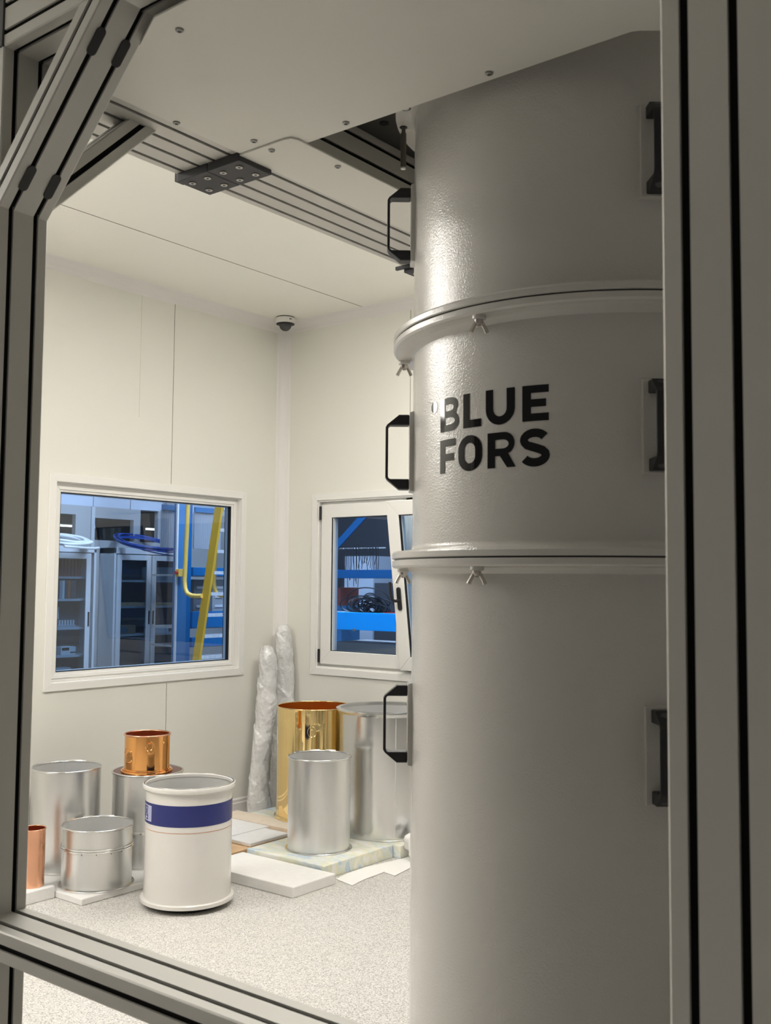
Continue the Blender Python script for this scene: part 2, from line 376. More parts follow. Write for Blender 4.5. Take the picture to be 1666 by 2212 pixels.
b = MB(); ring(b, 3.755, 4.452, RZ0 + 0.026, RZ1 - 0.030, 0.085, fr, 0.003, 0.045); b.build('sash', 'winw', e, 0.003)
b = MB(); ring(b, 3.838, 4.369, RZ0 + 0.109, RZ1 - 0.113, 0.006, fr, 0.008, 0.06); b.build('gasket', 'gask', e)
b = MB(); b.box(WX + 0.028, WX + 0.032, 3.842, 4.365, RZ0 + 0.113, RZ1 - 0.117); b.build('glass_pane', 'glass', e)
b = MB(); b.box(WX + 0.008, WX + 0.05, 4.352, 4.357, RZ0 + 0.115, RZ1 - 0.119); b.build('spacer', 'spacer', e)
for z in (RZ0 + 0.035, RZ1 - 0.125):
    b = MB(); b.cyl((WX - 0.002, 4.459, z), (WX - 0.002, 4.459, z + 0.085), 0.008, seg=12); b.build('hinge', 'blk', e)
# the tilted sash: built flat, then turned about its bottom edge
tz = RZ0 + 0.03; tilt = math.radians(8.6)
Mt = Matrix.Translation((WX - 0.004, 0, tz)) @ Matrix.Rotation(-tilt, 4, 'Y')
ft = lambda a, z, d: tuple(Mt @ Vector((d, a, z - tz)))
b = MB(); ring(b, 3.05, 3.772, tz, RZ1 - 0.03, 0.085, ft, -0.04, 0.0); sash2 = b.build('tilted_sash', 'winw', e, 0.003)
b = MB(); ring(b, 3.133, 3.689, tz + 0.083, RZ1 - 0.113, 0.007, ft, -0.036, 0.012); b.build('tilted_gasket', 'gask', e)
b = MB(); ring(b, 3.139, 3.683, tz + 0.089, RZ1 - 0.119, 0.004, ft, -0.02, 0.008); b.build('tilted_spacer', 'spacer', e)
b = MB(); q = [(3.138, tz + 0.088), (3.684, tz + 0.088), (3.684, RZ1 - 0.118), (3.138, RZ1 - 0.118)]
b.add([ft(a, z, -0.018) for a, z in q] + [ft(a, z, -0.014) for a, z in q], [(0, 1, 2, 3), (7, 6, 5, 4), (0, 4, 5, 1), (1, 5, 6, 2), (2, 6, 7, 3), (3, 7, 4, 0)])
b.build('tilted_pane', 'glass', e)
# handle of the tilted sash (child of the window > sash)
hz = 1.30
b = MB(); pl = []
for k in range(12):
    a = PI * k / 11; pl.append((3.727 + 0.0135 * math.cos(a), hz + 0.125 + 0.0135 * math.sin(a)))
for k in range(12):
    a = PI + PI * k / 11; pl.append((3.727 + 0.0135 * math.cos(a), hz + 0.013 + 0.0135 * math.sin(a)))
b.prism(pl, -0.052, -0.040, lambda a, z, t: ft(a, z, t))
b.build('handle_plate', 'blk', e, 0.002)
b = MB(); b.tube([ft(3.727, hz + 0.062, -0.05), ft(3.732, hz + 0.06, -0.075), ft(3.745, hz + 0.068, -0.088), ft(3.752, hz + 0.09, -0.092), ft(3.752, hz + 0.13, -0.092), ft(3.752, hz + 0.175, -0.09)], 0.009, 10)
b.build('handle_lever', 'blk', e)

# ------------------------------------------------------------------ dome camera in the corner of the ceiling
dx, dy = 4.87, 4.655
e = empty('dome_camera', (dx, dy, CEIL), 'white dome security camera on the ceiling in the corner', 'camera')
b = MB(); b.lathe([(0.0, CEIL - 0.0005), (0.061, CEIL - 0.0005), (0.061, CEIL - 0.006)], 48, dx, dy); b.build('mounting_ring', 'blk', e)
b = MB(); b.lathe([(0.0, CEIL - 0.006), (0.063, CEIL - 0.006), (0.066, CEIL - 0.012), (0.066, CEIL - 0.034), (0.063, CEIL - 0.042), (0.05, CEIL - 0.043), (0, CEIL - 0.043)], 48, dx, dy); hb = b.build('housing', 'winw', e)
b = MB(); b.lathe([(0.060, CEIL - 0.0432), (0.058, CEIL - 0.047), (0.043, CEIL - 0.048)], 48, dx, dy); b.build('dome_ring', 'blk', e)
b = MB(); b.lathe([(0.0415 * math.cos(a), CEIL - 0.047 - 0.044 * math.sin(a)) for a in [PI / 2 * k / 12 for k in range(13)]], 48, dx, dy); b.build('dome', 'domeglass', e)
b = MB(); a0 = math.atan2(-dy, -dx) + 0.42
for k in range(5):
    a = a0 + k * 0.05; b.box(-0.0013, 0.0013, -0.0005, 0.0005, -0.003, 0.003, M=Matrix.Translation((dx + 0.0665 * math.cos(a), dy + 0.0665 * math.sin(a), CEIL - 0.022)) @ Matrix.Rotation(a + PI / 2, 4, 'Z'))
b.build('mark', 'blk', e)

# ------------------------------------------------------------------ the aluminium frame
frame = empty('support_frame', (0.828, 0.8, 0.0), 'large grey slotted aluminium profile frame around the tall white cryostat', 'frame')
def extr(name, org, U, V, A, nu, nv, e0, e1, parent=frame, mm='alu', mod=0.04):
    """slotted profile. org: corner; U,V unit cross axes; A axis; e0/e1: functions (u,v)->t for the two ends"""
    U, V, A, org = Vector(U), Vector(V), Vector(A), Vector(org)
    w_, h_ = nu * mod, nv * mod; c_ = 0.0018; g = 0.0040; dep = 0.0035
    pts = []; mats = []
    def side(p, d, inn, n):
        # from corner p in direction d, inward normal inn
        L = n * mod
        pts.append((p[0] + d[0] * c_, p[1] + d[1] * c_)); mats.append(0)
        for i in range(n):
            c0 = (i + 0.5) * mod
            for (t, q, mi) in ((c0 - g, 0, 0), (c0 - g, dep, 1), (c0 + g, dep, 0), (c0 + g, 0, 0)):
                pts.append((p[0] + d[0] * t + inn[0] * q, p[1] + d[1] * t + inn[1] * q)); mats.append(mi)
        pts.append((p[0] + d[0] * (L - c_), p[1] + d[1] * (L - c_))); mats.append(0)
    side((0, 0), (1, 0), (0, 1), nu); side((w_, 0), (0, 1), (-1, 0), nv); side((w_, h_), (-1, 0), (0, -1), nu); side((0, h_), (0, -1), (1, 0), nv)
    n = len(pts); bb = MB()
    vs = [tuple(org + U * u + V * v + A * e0(u, v)) for u, v in pts] + [tuple(org + U * u + V * v + A * e1(u, v)) for u, v in pts]
    bb.v = vs
    for i in range(n):
        j = (i + 1) % n; bb.f.append([i, j, n + j, n + i]); bb.mi.append(mats[i]); bb.sm.append(False)
    bb.f.append(list(range(n))[::-1]); bb.mi.append(0); bb.sm.append(False); bb.f.append(list(range(n, 2 * n))); bb.mi.append(0); bb.sm.append(False)
    o = bb.build(name, [mm, 'slot'], parent)
    return o
K = lambda t: (lambda u, v: t)
Xa, Ya, Za = (1, 0, 0), (0, 1, 0), (0, 0, 1)
zt = H + 0.760; zb = H + 0.735
extr('post', (0.788, 1.314, 0), Xa, Ya, Za, 2, 2, K(0.0), K(zt))
extr('post', (0.788, 0.173, 0), Xa, Ya, Za, 2, 4, K(0.0), K(H + 1.2))
extr('crossbar', (0.788, 0.333, H - 0.499), Xa, Za, Ya, 2, 1, K(0.0), K(0.981))
extr('top_beam', (0.788, 0.333, zt), Xa, Za, Ya, 2, 4, K(0.0), K(0.981))
onebox('end_cap', 0.786, 0.868, 1.3145, 1.396, zt + 0.0005, zt + 0.16, 'blk', frame, 0.002)
# diagonal brace in the plane of the front: y + z = 1.841 (+ 40 mm outwards)
s2 = math.sqrt(0.5)
# axis direction up and towards -y ; V = outward (0, s2, s2)
oY, oZ = 1.314, H + 0.527
A_ = Vector((0, -s2, s2)); V_ = Vector((0, s2, s2))
# foot end lies on post face y=1.314 ; point = org + v*V + t*A -> y = oY + v*s2 - t*s2 = 1.314 -> t = v
# head end on beam underside z=zt: oZ + v*s2 + t*s2 = zt -> t = (zt-oZ)/s2 - v
br = extr('brace', (0.788, oY, oZ), Xa, V_, A_, 2, 1, lambda u, v: v, lambda u, v: (zt - oZ) / s2 - v)
def cap_on(px, py, pz):
    """slot cover cap, an obround on the underside of the brace"""
    bb = MB(); pl = []; L = 0.0135; R = 0.0068
    for k in range(9): a = -PI / 2 + PI * k / 8; pl.append((L + R * math.cos(a), R * math.sin(a)))
    for k in range(9): a = PI / 2 + PI * k / 8; pl.append((-L + R * math.cos(a), R * math.sin(a)))
    bb.prism(pl, -0.0006, 0.0022, lambda a, c2, t: (px + c2, py + A_.y * a - V_.y * t, pz + A_.z * a - V_.z * t))
    bb.build('slot_cap', 'blk', br)
for gx in (0.808, 0.848):
    for (yy,) in ((1.1262,), (1.2765,)):
        cap_on(gx, yy, H + 1.841 - yy)
# second brace, in the plane y 1.314..1.394, from the post up to the side beam: x - z = const
A2 = Vector((s2, 0, s2)); V2 = Vector((-s2, 0, s2))
ox, oz = 0.868, H + 0.537
extr('brace', (ox, 1.315, oz), Ya, V2, A2, 1, 1, lambda u, v: v, lambda u, v: (zb - oz) / s2 - v)
b = MB(); b.cyl((1.0, 1.3155, H + 0.694), (1.0, 1.3205, H + 0.694), 0.0028, seg=12); 
# side beams
extr('side_beam', (0.868, 1.269, zb), Ya, Za, Xa, 4, 4, K(0.0), K(1.30))
extr('side_beam', (0.868, 0.173, zb), Ya, Za, Xa, 4, 4, K(0.0), K(1.30))
extr('rear_beam', (2.17, 0.173, zb), Xa, Za, Ya, 2, 4, K(0.0), K(1.256))
for (py, ph) in ((1.314, 2), (0.173, 4)):
    extr('post', (2.17, py, 0), Xa, Ya, Za, 2, ph, K(0.0), K(zb))
# black foot at the beam's edge beside the pads
# black joining plates under the side beam
def joiner(x0, y0, zz=zb):
    bb = MB(); bb.box(x0, x0 + 0.0795, y0, y0 + 0.0795, zz - 0.0160, zz - 0.0002); o = bb.build('joining_plate', 'pad', frame, 0.0012)
    for i in (0.02, 0.06):
        for j in (0.02, 0.06):
            bb = MB(); cx_, cy_ = x0 + i, y0 + j; z = zz - 0.0162
            bb.lathe([(0.0078, z + 0.0004), (0.0078, z - 0.0001), (0.0062, z - 0.0001)], 20, cx_, cy_, mi=1)
            bb.lathe([(0.0062, z + 0.0002), (0.0062, z - 0.0012), (0.0030, z - 0.0012), (0.0026, z + 0.001), (0, z + 0.001)], 20, cx_, cy_, mi=0)
            bb.lathe([(0.0029, z - 0.0013), (0, z - 0.0013)], 6, cx_, cy_, mi=1)
            bb.build('bolt', ['screw', 'blk'], o)
joiner(1.2035, 1.2655); joiner(1.2035, 1.3460)
joiner(1.885, 1.2655); joiner(1.885, 1.3460)
onebox('clamp_foot', 1.215, 1.235, 1.4295, 1.445, zb - 0.007, zb + 0.03, 'pad', frame)
onebox('clamp_foot', 1.878, 1.885, 1.36, 1.445, zb - 0.008, zb - 0.0002, 'pad', frame)
# sheet metal covers
def plate(name, poly, z0, z1, mm='sheet'):
    bb = MB(); bb.prism(poly, z0, z1); return bb.build(name, mm, frame, 0.0008)
big = plate('cover_plate', [(0.869, 0.176), (0.869, 0.338), (0.8365, 0.338), (0.8365, 1.0435), (0.869, 1.1120), (0.869, 1.266), (1.243, 1.266), (1.243, 0.565), (1.247, 0.555), (1.262, 0.535), (1.33, 0.47), (1.45, 0.40), (1.45, 0.176)], zb - 0.0035, zb - 0.0005)
rc = [(1.205 + 0.010 - 0.010 * math.cos(a), 1.143 + 0.010 - 0.010 * math.sin(a)) for a in [PI / 2 * k / 5 for k in range(6)]]
sml = plate('cover_plate', [(1.205, 1.266)] + [(1.205, 1.160), (1.208, 1.148), (1.220, 1.143)] + [(1.95, 1.143), (1.95, 1.266)], zb - 0.0070, zb - 0.0038)
for (sx, sy, pl, z) in ((0.851 + 0.025, 1.039, big, zb - 0.0035), (1.059, 1.2585, big, zb - 0.0035), (1.182, 1.208, big, zb - 0.0035), (1.222, 1.042, big, zb - 0.0035), (1.223, 0.774, big, zb - 0.0035), (1.221, 1.205, sml, zb - 0.007), (1.340, 1.160, sml, zb - 0.007)):
    bb = MB(); bb.lathe([(0.0058, z), (0.0056, z - 0.0018), (0.004, z - 0.003), (0.0026, z - 0.0031), (0.0022, z - 0.0015), (0, z - 0.0015)], 20, sx, sy); bb.build('screw', 'dullscrew', pl)
# dark deck above
ring_pts = []
top = MB()
top.box(0.87, 1.19, 0.18, 1.27, H + 0.912, H + 0.93)
top.box(1.19, 2.17, 1.155, 1.43, H + 0.912, H + 0.93)
top.box(1.19, 2.17, 0.18, 0.40, H + 0.912, H + 0.93); top.box(1.96, 2.17, 0.40, 1.155, H + 0.912, H + 0.93)
dk = top.build('top_deck', 'dark', frame)
bb = MB(); bb.cyl((1.571, 1.240, H + 0.9105), (1.571, 1.240, H + 0.9121), 0.010, seg=20); bb.build('deck_hole', 'blk', dk)

# ------------------------------------------------------------------ the cryostat
CX, CY = 1.5767, 0.7821; RB, RF = 0.310, 0.3435
cry = empty('cryostat', (CX, CY, 0.55), 'tall white cylindrical cryostat can with black handles and lettering inside the aluminium frame', 'cryostat')
def section(name, z0, z1, bot_flange, top_flange):
    p = []
    r, t = RB, 0.012
    # outline from the bottom up (outside), then a closed inside
    if bot_flange: p += [(RF - 0.0015, z0), (RF, z0 + 0.0015), (RF, z0 + t - 0.003), (RF - 0.003, z0 + t), (r + 0.009, z0 + t), (r + 0.004, z0 + t + 0.002), (r, z0 + t + 0.008), (r, z0 + t + 0.011)]
    else: p += [(r, z0)]
    n = 3
    for k in range(n + 1):
        pass
    if top_flange: p += [(r, z1 - t - 0.014), (r, z1 - t - 0.010), (r + 0.005, z1 - t - 0.003), (r + 0.010, z1 - t), (RF - 0.003, z1 - t), (RF, z1 - t + 0.003), (RF, z1 - 0.0015), (RF - 0.0015, z1)]
    else: p += [(r, z1)]
    p += [(r - 0.012, z1), (r - 0.012, z0)]
    bb = MB(); bb.lathe(p, 160, CX, CY, closed=True)
    return bb.build(name, 'coat', cry)
g1, g0 = H + 0.4006, H + 0.0380; gp = 0.0012
section('upper_section', g1 + gp, H + 0.800, True, False)
section('middle_section', g0 + gp, g1 - gp, True, True)
section('lower_section', 0.55, g0 - gp, False, True)
for z in (g0, g1):
    bb = MB(); bb.lathe([(RF - 0.004, z - gp), (RF - 0.004, z + gp), (RB, z + gp), (RB, z - gp)], 120, CX, CY, closed=True); bb.build('flange_seal', 'blk', cry)
bb = MB(); bb.lathe([(RB - 0.02, 0.53), (RB - 0.004, 0.53), (RB, 0.535), (RB, 0.55)], 120, CX, CY, caps=False); bb.lathe([(0.0, 0.53), (RB - 0.02, 0.53)], 120, CX, CY); bb.build('bottom_cap', 'coat', cry)
# top flange with holes and a hanging rod
bb = MB(); z = H + 0.800
bb.lathe([(RB - 0.02, z), (RF - 0.001, z), (RF, z + 0.001), (RF, z + 0.024), (RF - 0.001, z + 0.025), (RB - 0.02, z + 0.025)], 160, CX, CY, closed=True)
bb.lathe([(RB + 0.006, z), (RB + 0.002, z - 0.004), (RB + 0.0002, z - 0.012)], 120, CX, CY)
tf = bb.build('top_flange', 'coat', cry)
bb = MB(); bb.cyl((1.356, 1.024, z - 0.0008), (1.356, 1.024, z + 0.001), 0.009, seg=20); bb.build('bolt_hole', 'blk', tf)
bb = MB(); bb.cyl((1.4124, 1.0711, z - 0.0008), (1.4124, 1.0711, z + 0.001), 0.007, seg=20); bb.build('bolt_hole', 'blk', tf)
bb = MB(); bb.cyl((1.356, 1.024, z - 0.0014), (1.356, 1.024, z), 0.0055, seg=20); bb.build('bolt', 'screw', tf)
bb = MB(); bb.cyl((1.4124, 1.0711, z - 0.012), (1.4124, 1.0711, z), 0.0035, seg=16, mi=0); bb.cyl((1.4124, 1.0711, z - 0.0730), (1.4124, 1.0711, z - 0.0115), 0.0050, seg=20, mi=0); bb.cyl((1.4124, 1.0711, z - 0.0755), (1.4124, 1.0711, z - 0.0730), 0.0042, 0.005, seg=20, mi=1); bb.build('hanging_rod', ['darksteel', 'screw'], tf)

def ondisc(az_deg, r, zz): a = math.radians(az_deg); return (CX + r * math.cos(a), CY + r * math.sin(a), zz)
def wing_nut(az_, ztop):
    px, py, _ = ondisc(az_, 0.3315, 0)
    bb = MB(); bb.lathe([(0.0, ztop), (0.0098, ztop), (0.0102, ztop - 0.001), (0.0098, ztop - 0.0052), (0.0085, ztop - 0.006), (0, ztop - 0.006)], 28, px, py); w_ = bb.build('flange_boss', 'coat', cry)
    z1 = ztop - 0.006
    bb = MB(); bb.lathe([(0.0, z1 + 0.0005), (0.0068, z1), (0.0062, z1 - 0.005), (0.0050, z1 - 0.0075), (0.003, z1 - 0.0078), (0.0028, z1 - 0.0095), (0, z1 - 0.0095)], 24, px, py)
    # wings spread square to the line from the axis to the camera
    wd = Vector((0.70, -0.71, 0)).normalized()
    for s in (-1, 1):
        c0 = Vector((px, py, z1 - 0.003)) + wd * s * 0.004; c1 = Vector((px, py, z1 - 0.0155)) + wd * s * 0.0105; c2 = Vector((px, py, z1 - 0.019)) + wd * s * 0.0120
        bb.tube([c0, (c0 + c1) / 2, c1, c2], 0.003, 12, rfn=lambda t: 0.0026 + 0.0007 * t)
    n_ = bb.build('wing_nut', 'steel', w_); return w_
for a_ in (56, 116, 176, 296):
    wing_nut(a_, g1 - gp - 0.012); wing_nut(a_ - 0.5, g0 - gp - 0.012)

def handle(az_, zc):
    a = math.radians(az_); M = Matrix.Translation((CX, CY, zc)) @ Matrix.Rotation(a, 4, 'Z')   # local x radial, y tangential, z up
    hp = 0.0655
    bb = MB(); bb.prism([(0.296, -hp - 0.004), (0.3165, -hp), (0.3165, hp), (0.296, hp + 0.006)], -0.019, 0.019, lambda r, zz, t: tuple(M @ Vector((r, t, zz))))
    pl = bb.build('handle_mount', 'coat', cry, 0.001)
    Lh = 0.0625; out = [(0.3168, -Lh), (0.3335, -Lh), (0.3535, -Lh + 0.0165), (0.3560, -Lh + 0.021), (0.3560, Lh - 0.021), (0.3535, Lh - 0.0165), (0.3335, Lh), (0.3168, Lh)]
    # hole
    hx0, hx1, hz_ = 0.3168, 0.3515, Lh - 0.0175
    inn = [(hx0, -hz_), (hx1 - 0.004, -hz_), (hx1 - 0.001, -hz_ + 0.001), (hx1, -hz_ + 0.004), (hx1, hz_ - 0.004), (hx1 - 0.001, hz_ - 0.001), (hx1 - 0.004, hz_), (hx0, hz_)]
    bb = MB(); wd = 0.0115; n = 8
    for t in (-wd, wd):
        bb.v += [tuple(M @ Vector((r, t, zz))) for r, zz in out] + [tuple(M @ Vector((r, t, zz))) for r, zz in inn]
    def q(*ids): bb.f.append(list(ids)); bb.mi.append(0); bb.sm.append(False)
    for s in (0, 16):
        for i in range(7): q(s + i, s + i + 1, s + 8 + i + 1, s + 8 + i)
    for i in range(7):
        q(i, i + 1, 16 + i + 1, 16 + i); q(8 + i, 8 + i + 1, 24 + i + 1, 24 + i)
    q(0, 8, 24, 16); q(7, 15, 31, 23)
    h = bb.build('handle', 'blk', cry, 0.0015)
    for s in (-1, 1):
        bb = MB(); p0 = M @ Vector((0.338, 0, s * (Lh - 0.0095))); d = (M.to_3x3() @ Vector((0.66, 0, s * 0.75))).normalized()
        bb.cyl(p0 - d * 0.004, p0 + d * 0.0045, 0.0060, seg=20); bb.cyl(p0 + d * 0.0044, p0 + d * 0.0048, 0.0032, seg=6)
        bb.build('socket_screw', mat('dark_screw', (0.10, 0.10, 0.10), 0.3, 0.8), h)
for zc in (H + 0.6045, H + 0.2175, H - 0.2290):
    handle(128.5, zc); handle(220.8, zc); handle(312.0, zc)

# lettering: flat glyph outlines wrapped round the middle section
def arc(cx_, cy_, rx, ry, a0, a1, n=10): return [(cx_ + rx * math.cos(math.radians(a0 + (a1 - a0) * k / n)), cy_ + ry * math.sin(math.radians(a0 + (a1 - a0) * k / n))) for k in range(n + 1)]
S = 0.26; T_ = 0.215
def G(ch, w):
    if ch == 'E': return [[(0, 0), (w, 0), (w, T_), (S, T_), (S, .395), (w * .9, .395), (w * .9, .395 + T_), (S, .395 + T_), (S, 1 - T_), (w, 1 - T_), (w, 1), (0, 1)]]
    if ch == 'F': return [[(0, 0), (S, 0), (S, .36), (w * .9, .36), (w * .9, .36 + T_), (S, .36 + T_), (S, 1 - T_), (w, 1 - T_), (w, 1), (0, 1)]]
    if ch == 'L': return [[(0, 0), (w, 0), (w, T_ + .01), (S, T_ + .01), (S, 1), (0, 1)]]
    if ch == 'U':
        o = [(0, 1)] + arc(w / 2, .44, w / 2, .46, 180, 360, 20) + [(w, 1), (w - S, 1)] + arc(w / 2, .44, w / 2 - S, .22, 360, 180, 16) + [(S, 1)]
        return [o]
    if ch == 'O':
        return [arc(w / 2, .60, w / 2, .42, 0, 180, 16) + arc(w / 2, .40, w / 2, .42, 180, 360, 16), arc(w / 2, .60, w / 2 - S, .20, 0, 180, 12) + arc(w / 2, .40, w / 2 - S, .20, 180, 360, 12)]
    if ch == 'B':
        o = [(0, 0), (w * .62, 0)] + arc(w * .62, .28, w * .38, .28, -80, 50, 10) + [(w * .84, .53)] + arc(w * .58, .76, w * .36, .24, -30, 90, 10) + [(0, 1)]
        return [o, [(S, T_ - .02), (w * .56, T_ - .02)] + arc(w * .56, .30, w * .44 - S * .72, .105, -90, 90, 8) + [(S, .405)], [(S, .60), (w * .54, .60)] + arc(w * .54, .70, w * .40 - S * .72, .10, -90, 90, 8) + [(S, .80)]]
    if ch == 'R':
        o = [(0, 0), (S, 0), (S, .33), (w * .45, .33), (w * .70, 0), (w * 1.0, 0), (w * .74, .40)] + arc(w * .60, .68, w * .36, .32, -55, 90, 12) + [(0, 1)]
        return [o, [(S, .54), (w * .55, .54)] + arc(w * .55, .665, w * .41 - S * .72, .125, -90, 90, 8) + [(S, .79)]]
    if ch == 'S':
        # centre line of constant stroke
        cl = arc(w * .50, .71, w * .36, .20, 25, 180, 14) 
        cl += [(w * .16, .66), (w * .25, .575), (w * .42, .525), (w * .58, .48), (w * .76, .42), (w * .855, .34)]
        cl += arc(w * .50, .29, w * .365, .20, 0, -155, 14)
        left, right = [], []
        for i, p in enumerate(cl):
            a = cl[max(i - 1, 0)]; c2 = cl[min(i + 1, len(cl) - 1)]; dx_, dy_ = c2[0] - a[0], c2[1] - a[1]; l = math.hypot(dx_, dy_); nx, ny = -dy_ / l, dx_ / l
            hw = .118
            left.append((p[0] + nx * hw, p[1] + ny * hw)); right.append((p[0] - nx * hw, p[1] - ny * hw))
        return ('strip', left, right)
def glyph_mesh(loops, a0, z0, hgt, name, radius, cxy, mm, parent, sgn=1, thick=0.0006):
    if loops[0] == 'strip':
        me = bpy.data.meshes.new('g'); L_, R_ = loops[1], loops[2]; n_ = len(L_)
        me.from_pydata([(x * hgt, y * hgt, 0) for x, y in L_ + R_], [], [(i, i + 1, n_ + i + 1, n_ + i) for i in range(n_ - 1)])
    else: me = fill_mesh(loops, hgt)
    bm = bmesh.new(); bm.from_mesh(me)
    bend(bm, me, a0, z0, name, radius, cxy, sgn, thick, parent)
    me.materials.clear(); me.materials.append(MT[mm]); me.name = name
    o = bpy.data.objects.new(name, me); COL.objects.link(o); o.parent = parent
    return o
def fill_mesh(loops, hgt):
    cu = bpy.data.curves.new('g', 'CURVE'); cu.dimensions = '2D'; cu.fill_mode = 'BOTH'
    for lp in loops:
        sp = cu.splines.new('POLY'); sp.points.add(len(lp) - 1); sp.use_cyclic_u = True
        for p, (x, y) in zip(sp.points, lp): p.co = (x * hgt, y * hgt, 0, 1)
    ob = bpy.data.objects.new('g', cu); COL.objects.link(ob)
    dg = bpy.context.evaluated_depsgraph_get(); me = bpy.data.meshes.new_from_object(ob.evaluated_get(dg))
    bpy.data.objects.remove(ob); bpy.data.curves.remove(cu)
    return me
def bend(bm, me, a0, z0, name, radius, cxy, sgn, thick, parent):
    bmesh.ops.remove_doubles(bm, verts=bm.verts, dist=1e-6)
    xs = [v.co.x for v in bm.verts]; x = min(xs) + 0.003
    while x < max(xs):
        bmesh.ops.bisect_plane(bm, geom=bm.verts[:] + bm.edges[:] + bm.faces[:], plane_co=(x, 0, 0), plane_no=(1, 0, 0)); x += 0.003
    for v in bm.verts:
        a = math.radians(a0) + sgn * v.co.x / radius; v.co = Vector((cxy[0] + (radius + thick) * math.cos(a), cxy[1] + (radius + thick) * math.sin(a), z0 + v.co.y))
    bmesh.ops.recalc_face_normals(bm, faces=bm.faces)
    bm.faces.ensure_lookup_table()
    # outward normals
    for fc in bm.faces:
        c_ = fc.calc_center_median()
        if fc.normal.dot(Vector((c_.x - cxy[0], c_.y - cxy[1], 0))) < 0: fc.normal_flip()
        fc.smooth = True
    org = world_loc(parent)
    for v in bm.verts: v.co -= org
    bm.to_mesh(me); bm.free()
hB = 0.0512
for line, z0 in ((((('B'), 156.83, 165.51), ('L', 167.22, 173.88), ('U', 175.39, 184.47), ('E', 186.60, 193.87)), H + 0.2298), ((('F', 156.83, 164.03), ('O', 165.26, 174.2), ('R', 176.01, 184.74), ('S', 185.86, 194.13)), H + 0.1665)):
    for ch, a0, a1 in line:
        w_ = math.radians(a1 - a0) * RB / hB
        glyph_mesh(G(ch, w_), a0, z0, hB, 'letter', RB, (CX, CY), 'ink', cry)
glyph_mesh([arc(0, 0, .185, .185, 0, 360, 32)[:-1]], 153.35, H + 0.2722, hB, 'degree_dot', RB, (CX, CY), 'ink', cry)

# ------------------------------------------------------------------ the cans on the floor
def shell(x, y, z0, z1, R, t=0.0025, floor_z=None, bottom=True):
    b = MB(); b.lathe([(R, z0), (R, z1), (R - t, z1)], 112, x, y)
    b.lathe([(R - t, z1), (R - t, z0 + 0.004), (0, z0 + 0.004)], 112, x, y, mi=1)
    if bottom: b.lathe([(R, z0), (0, z0)], 112, x, y)
    return b
def lip(x, y, z, R, rr, name, mm, parent, squash=1.0):
    b = MB(); b.lathe([(R + rr * math.cos(a), z + rr * squash * math.sin(a)) for a in [2 * PI * k / 12 for k in range(12)]], 112, x, y, closed=True); return b.build(name, mm, parent)
def band(x, y, z0, z1, R0_, R1_, name, mm, parent, ch=0.001):
    b = MB(); b.lathe([(R0_, z0), (R1_ - ch, z0), (R1_, z0 + ch), (R1_, z1 - ch), (R1_ - ch, z1), (R0_, z1)], 112, x, y, closed=True); return b.build(name, mm, parent)
def seam(x, y, z0, z1, R, az_, parent, mm='aluin', out=True):
    a = math.radians(az_); b = MB(); n = 60
    b.tube([(x + (R + random.uniform(-.0004, .0004)) * math.cos(a), y + R * math.sin(a), z0 + (z1 - z0) * k / n) for k in range(n + 1)], 0.002, 8); return b.build('weld_seam', mm, parent)
def dots(x, y, z, R, azs, name, mm, parent, r=0.003):
    for az_ in azs:
        a = math.radians(az_); b = MB(); b.cyl((x + (R - 0.001) * math.cos(a), y + (R - 0.001) * math.sin(a), z), (x + (R + 0.0008) * math.cos(a), y + (R + 0.0008) * math.sin(a), z), r, seg=12); b.build(name, mm, parent)

# white can with the navy band
wx, wy, R = 3.241, 3.657, 0.195
e = empty('banded_can', (wx, wy, 0), 'white enamelled metal can with a navy blue band standing on the bare floor', 'can')
b = shell(wx, wy, 0.024, 0.528, R, 0.004); b.build('body', ['cream', 'aluin'], e)
b = MB(); b.lathe([(R - 0.0045, 0.03), (R - 0.0045, 0.526)], 112, wx, wy); b.build('liner', 'aluin', e)
b = MB(); b.lathe([(0.0, 0.0), (0.15, 0.0), (0.165, 0.006), (0.168, 0.0235), (0, 0.0235)], 96, wx, wy); b.build('foot', 'rubber', e)
band(wx, wy, 0.0236, 0.043, 0.15, 0.210, 'base_flange', 'cream', e, 0.003)
dots(wx, wy, 0.036, 0.2095, [195, 225, 250], 'flange_screw', 'screw', e, 0.0022)
b = MB(); b.lathe([(0.1935, 0.522), (0.203, 0.518), (0.208, 0.522), (0.2095, 0.532), (0.207, 0.539), (0.2035, 0.5405), (0.2025, 0.5385), (0.2005, 0.5385), (0.1995, 0.5405), (0.1955, 0.541), (0.1905, 0.538), (0.1905, 0.522)], 112, wx, wy, closed=True); b.build('top_rim', 'cream', e)
lip(wx, wy, 0.5395, 0.2015, 0.0016, 'rim_seal', 'rubber', e)
lip(wx, wy, 0.541, 0.196, 0.002, 'rim_edge', 'screw', e)
b = MB(); b.lathe([(R + 0.0006, 0.376), (R + 0.0006, 0.468)], 160, wx, wy); nb = b.build('navy_band', 'navy', e)
b = MB(); b.lathe([(R + 0.0006, 0.3492), (R + 0.0006, 0.3512)], 160, wx, wy); b.build('orange_line', 'orange', e)
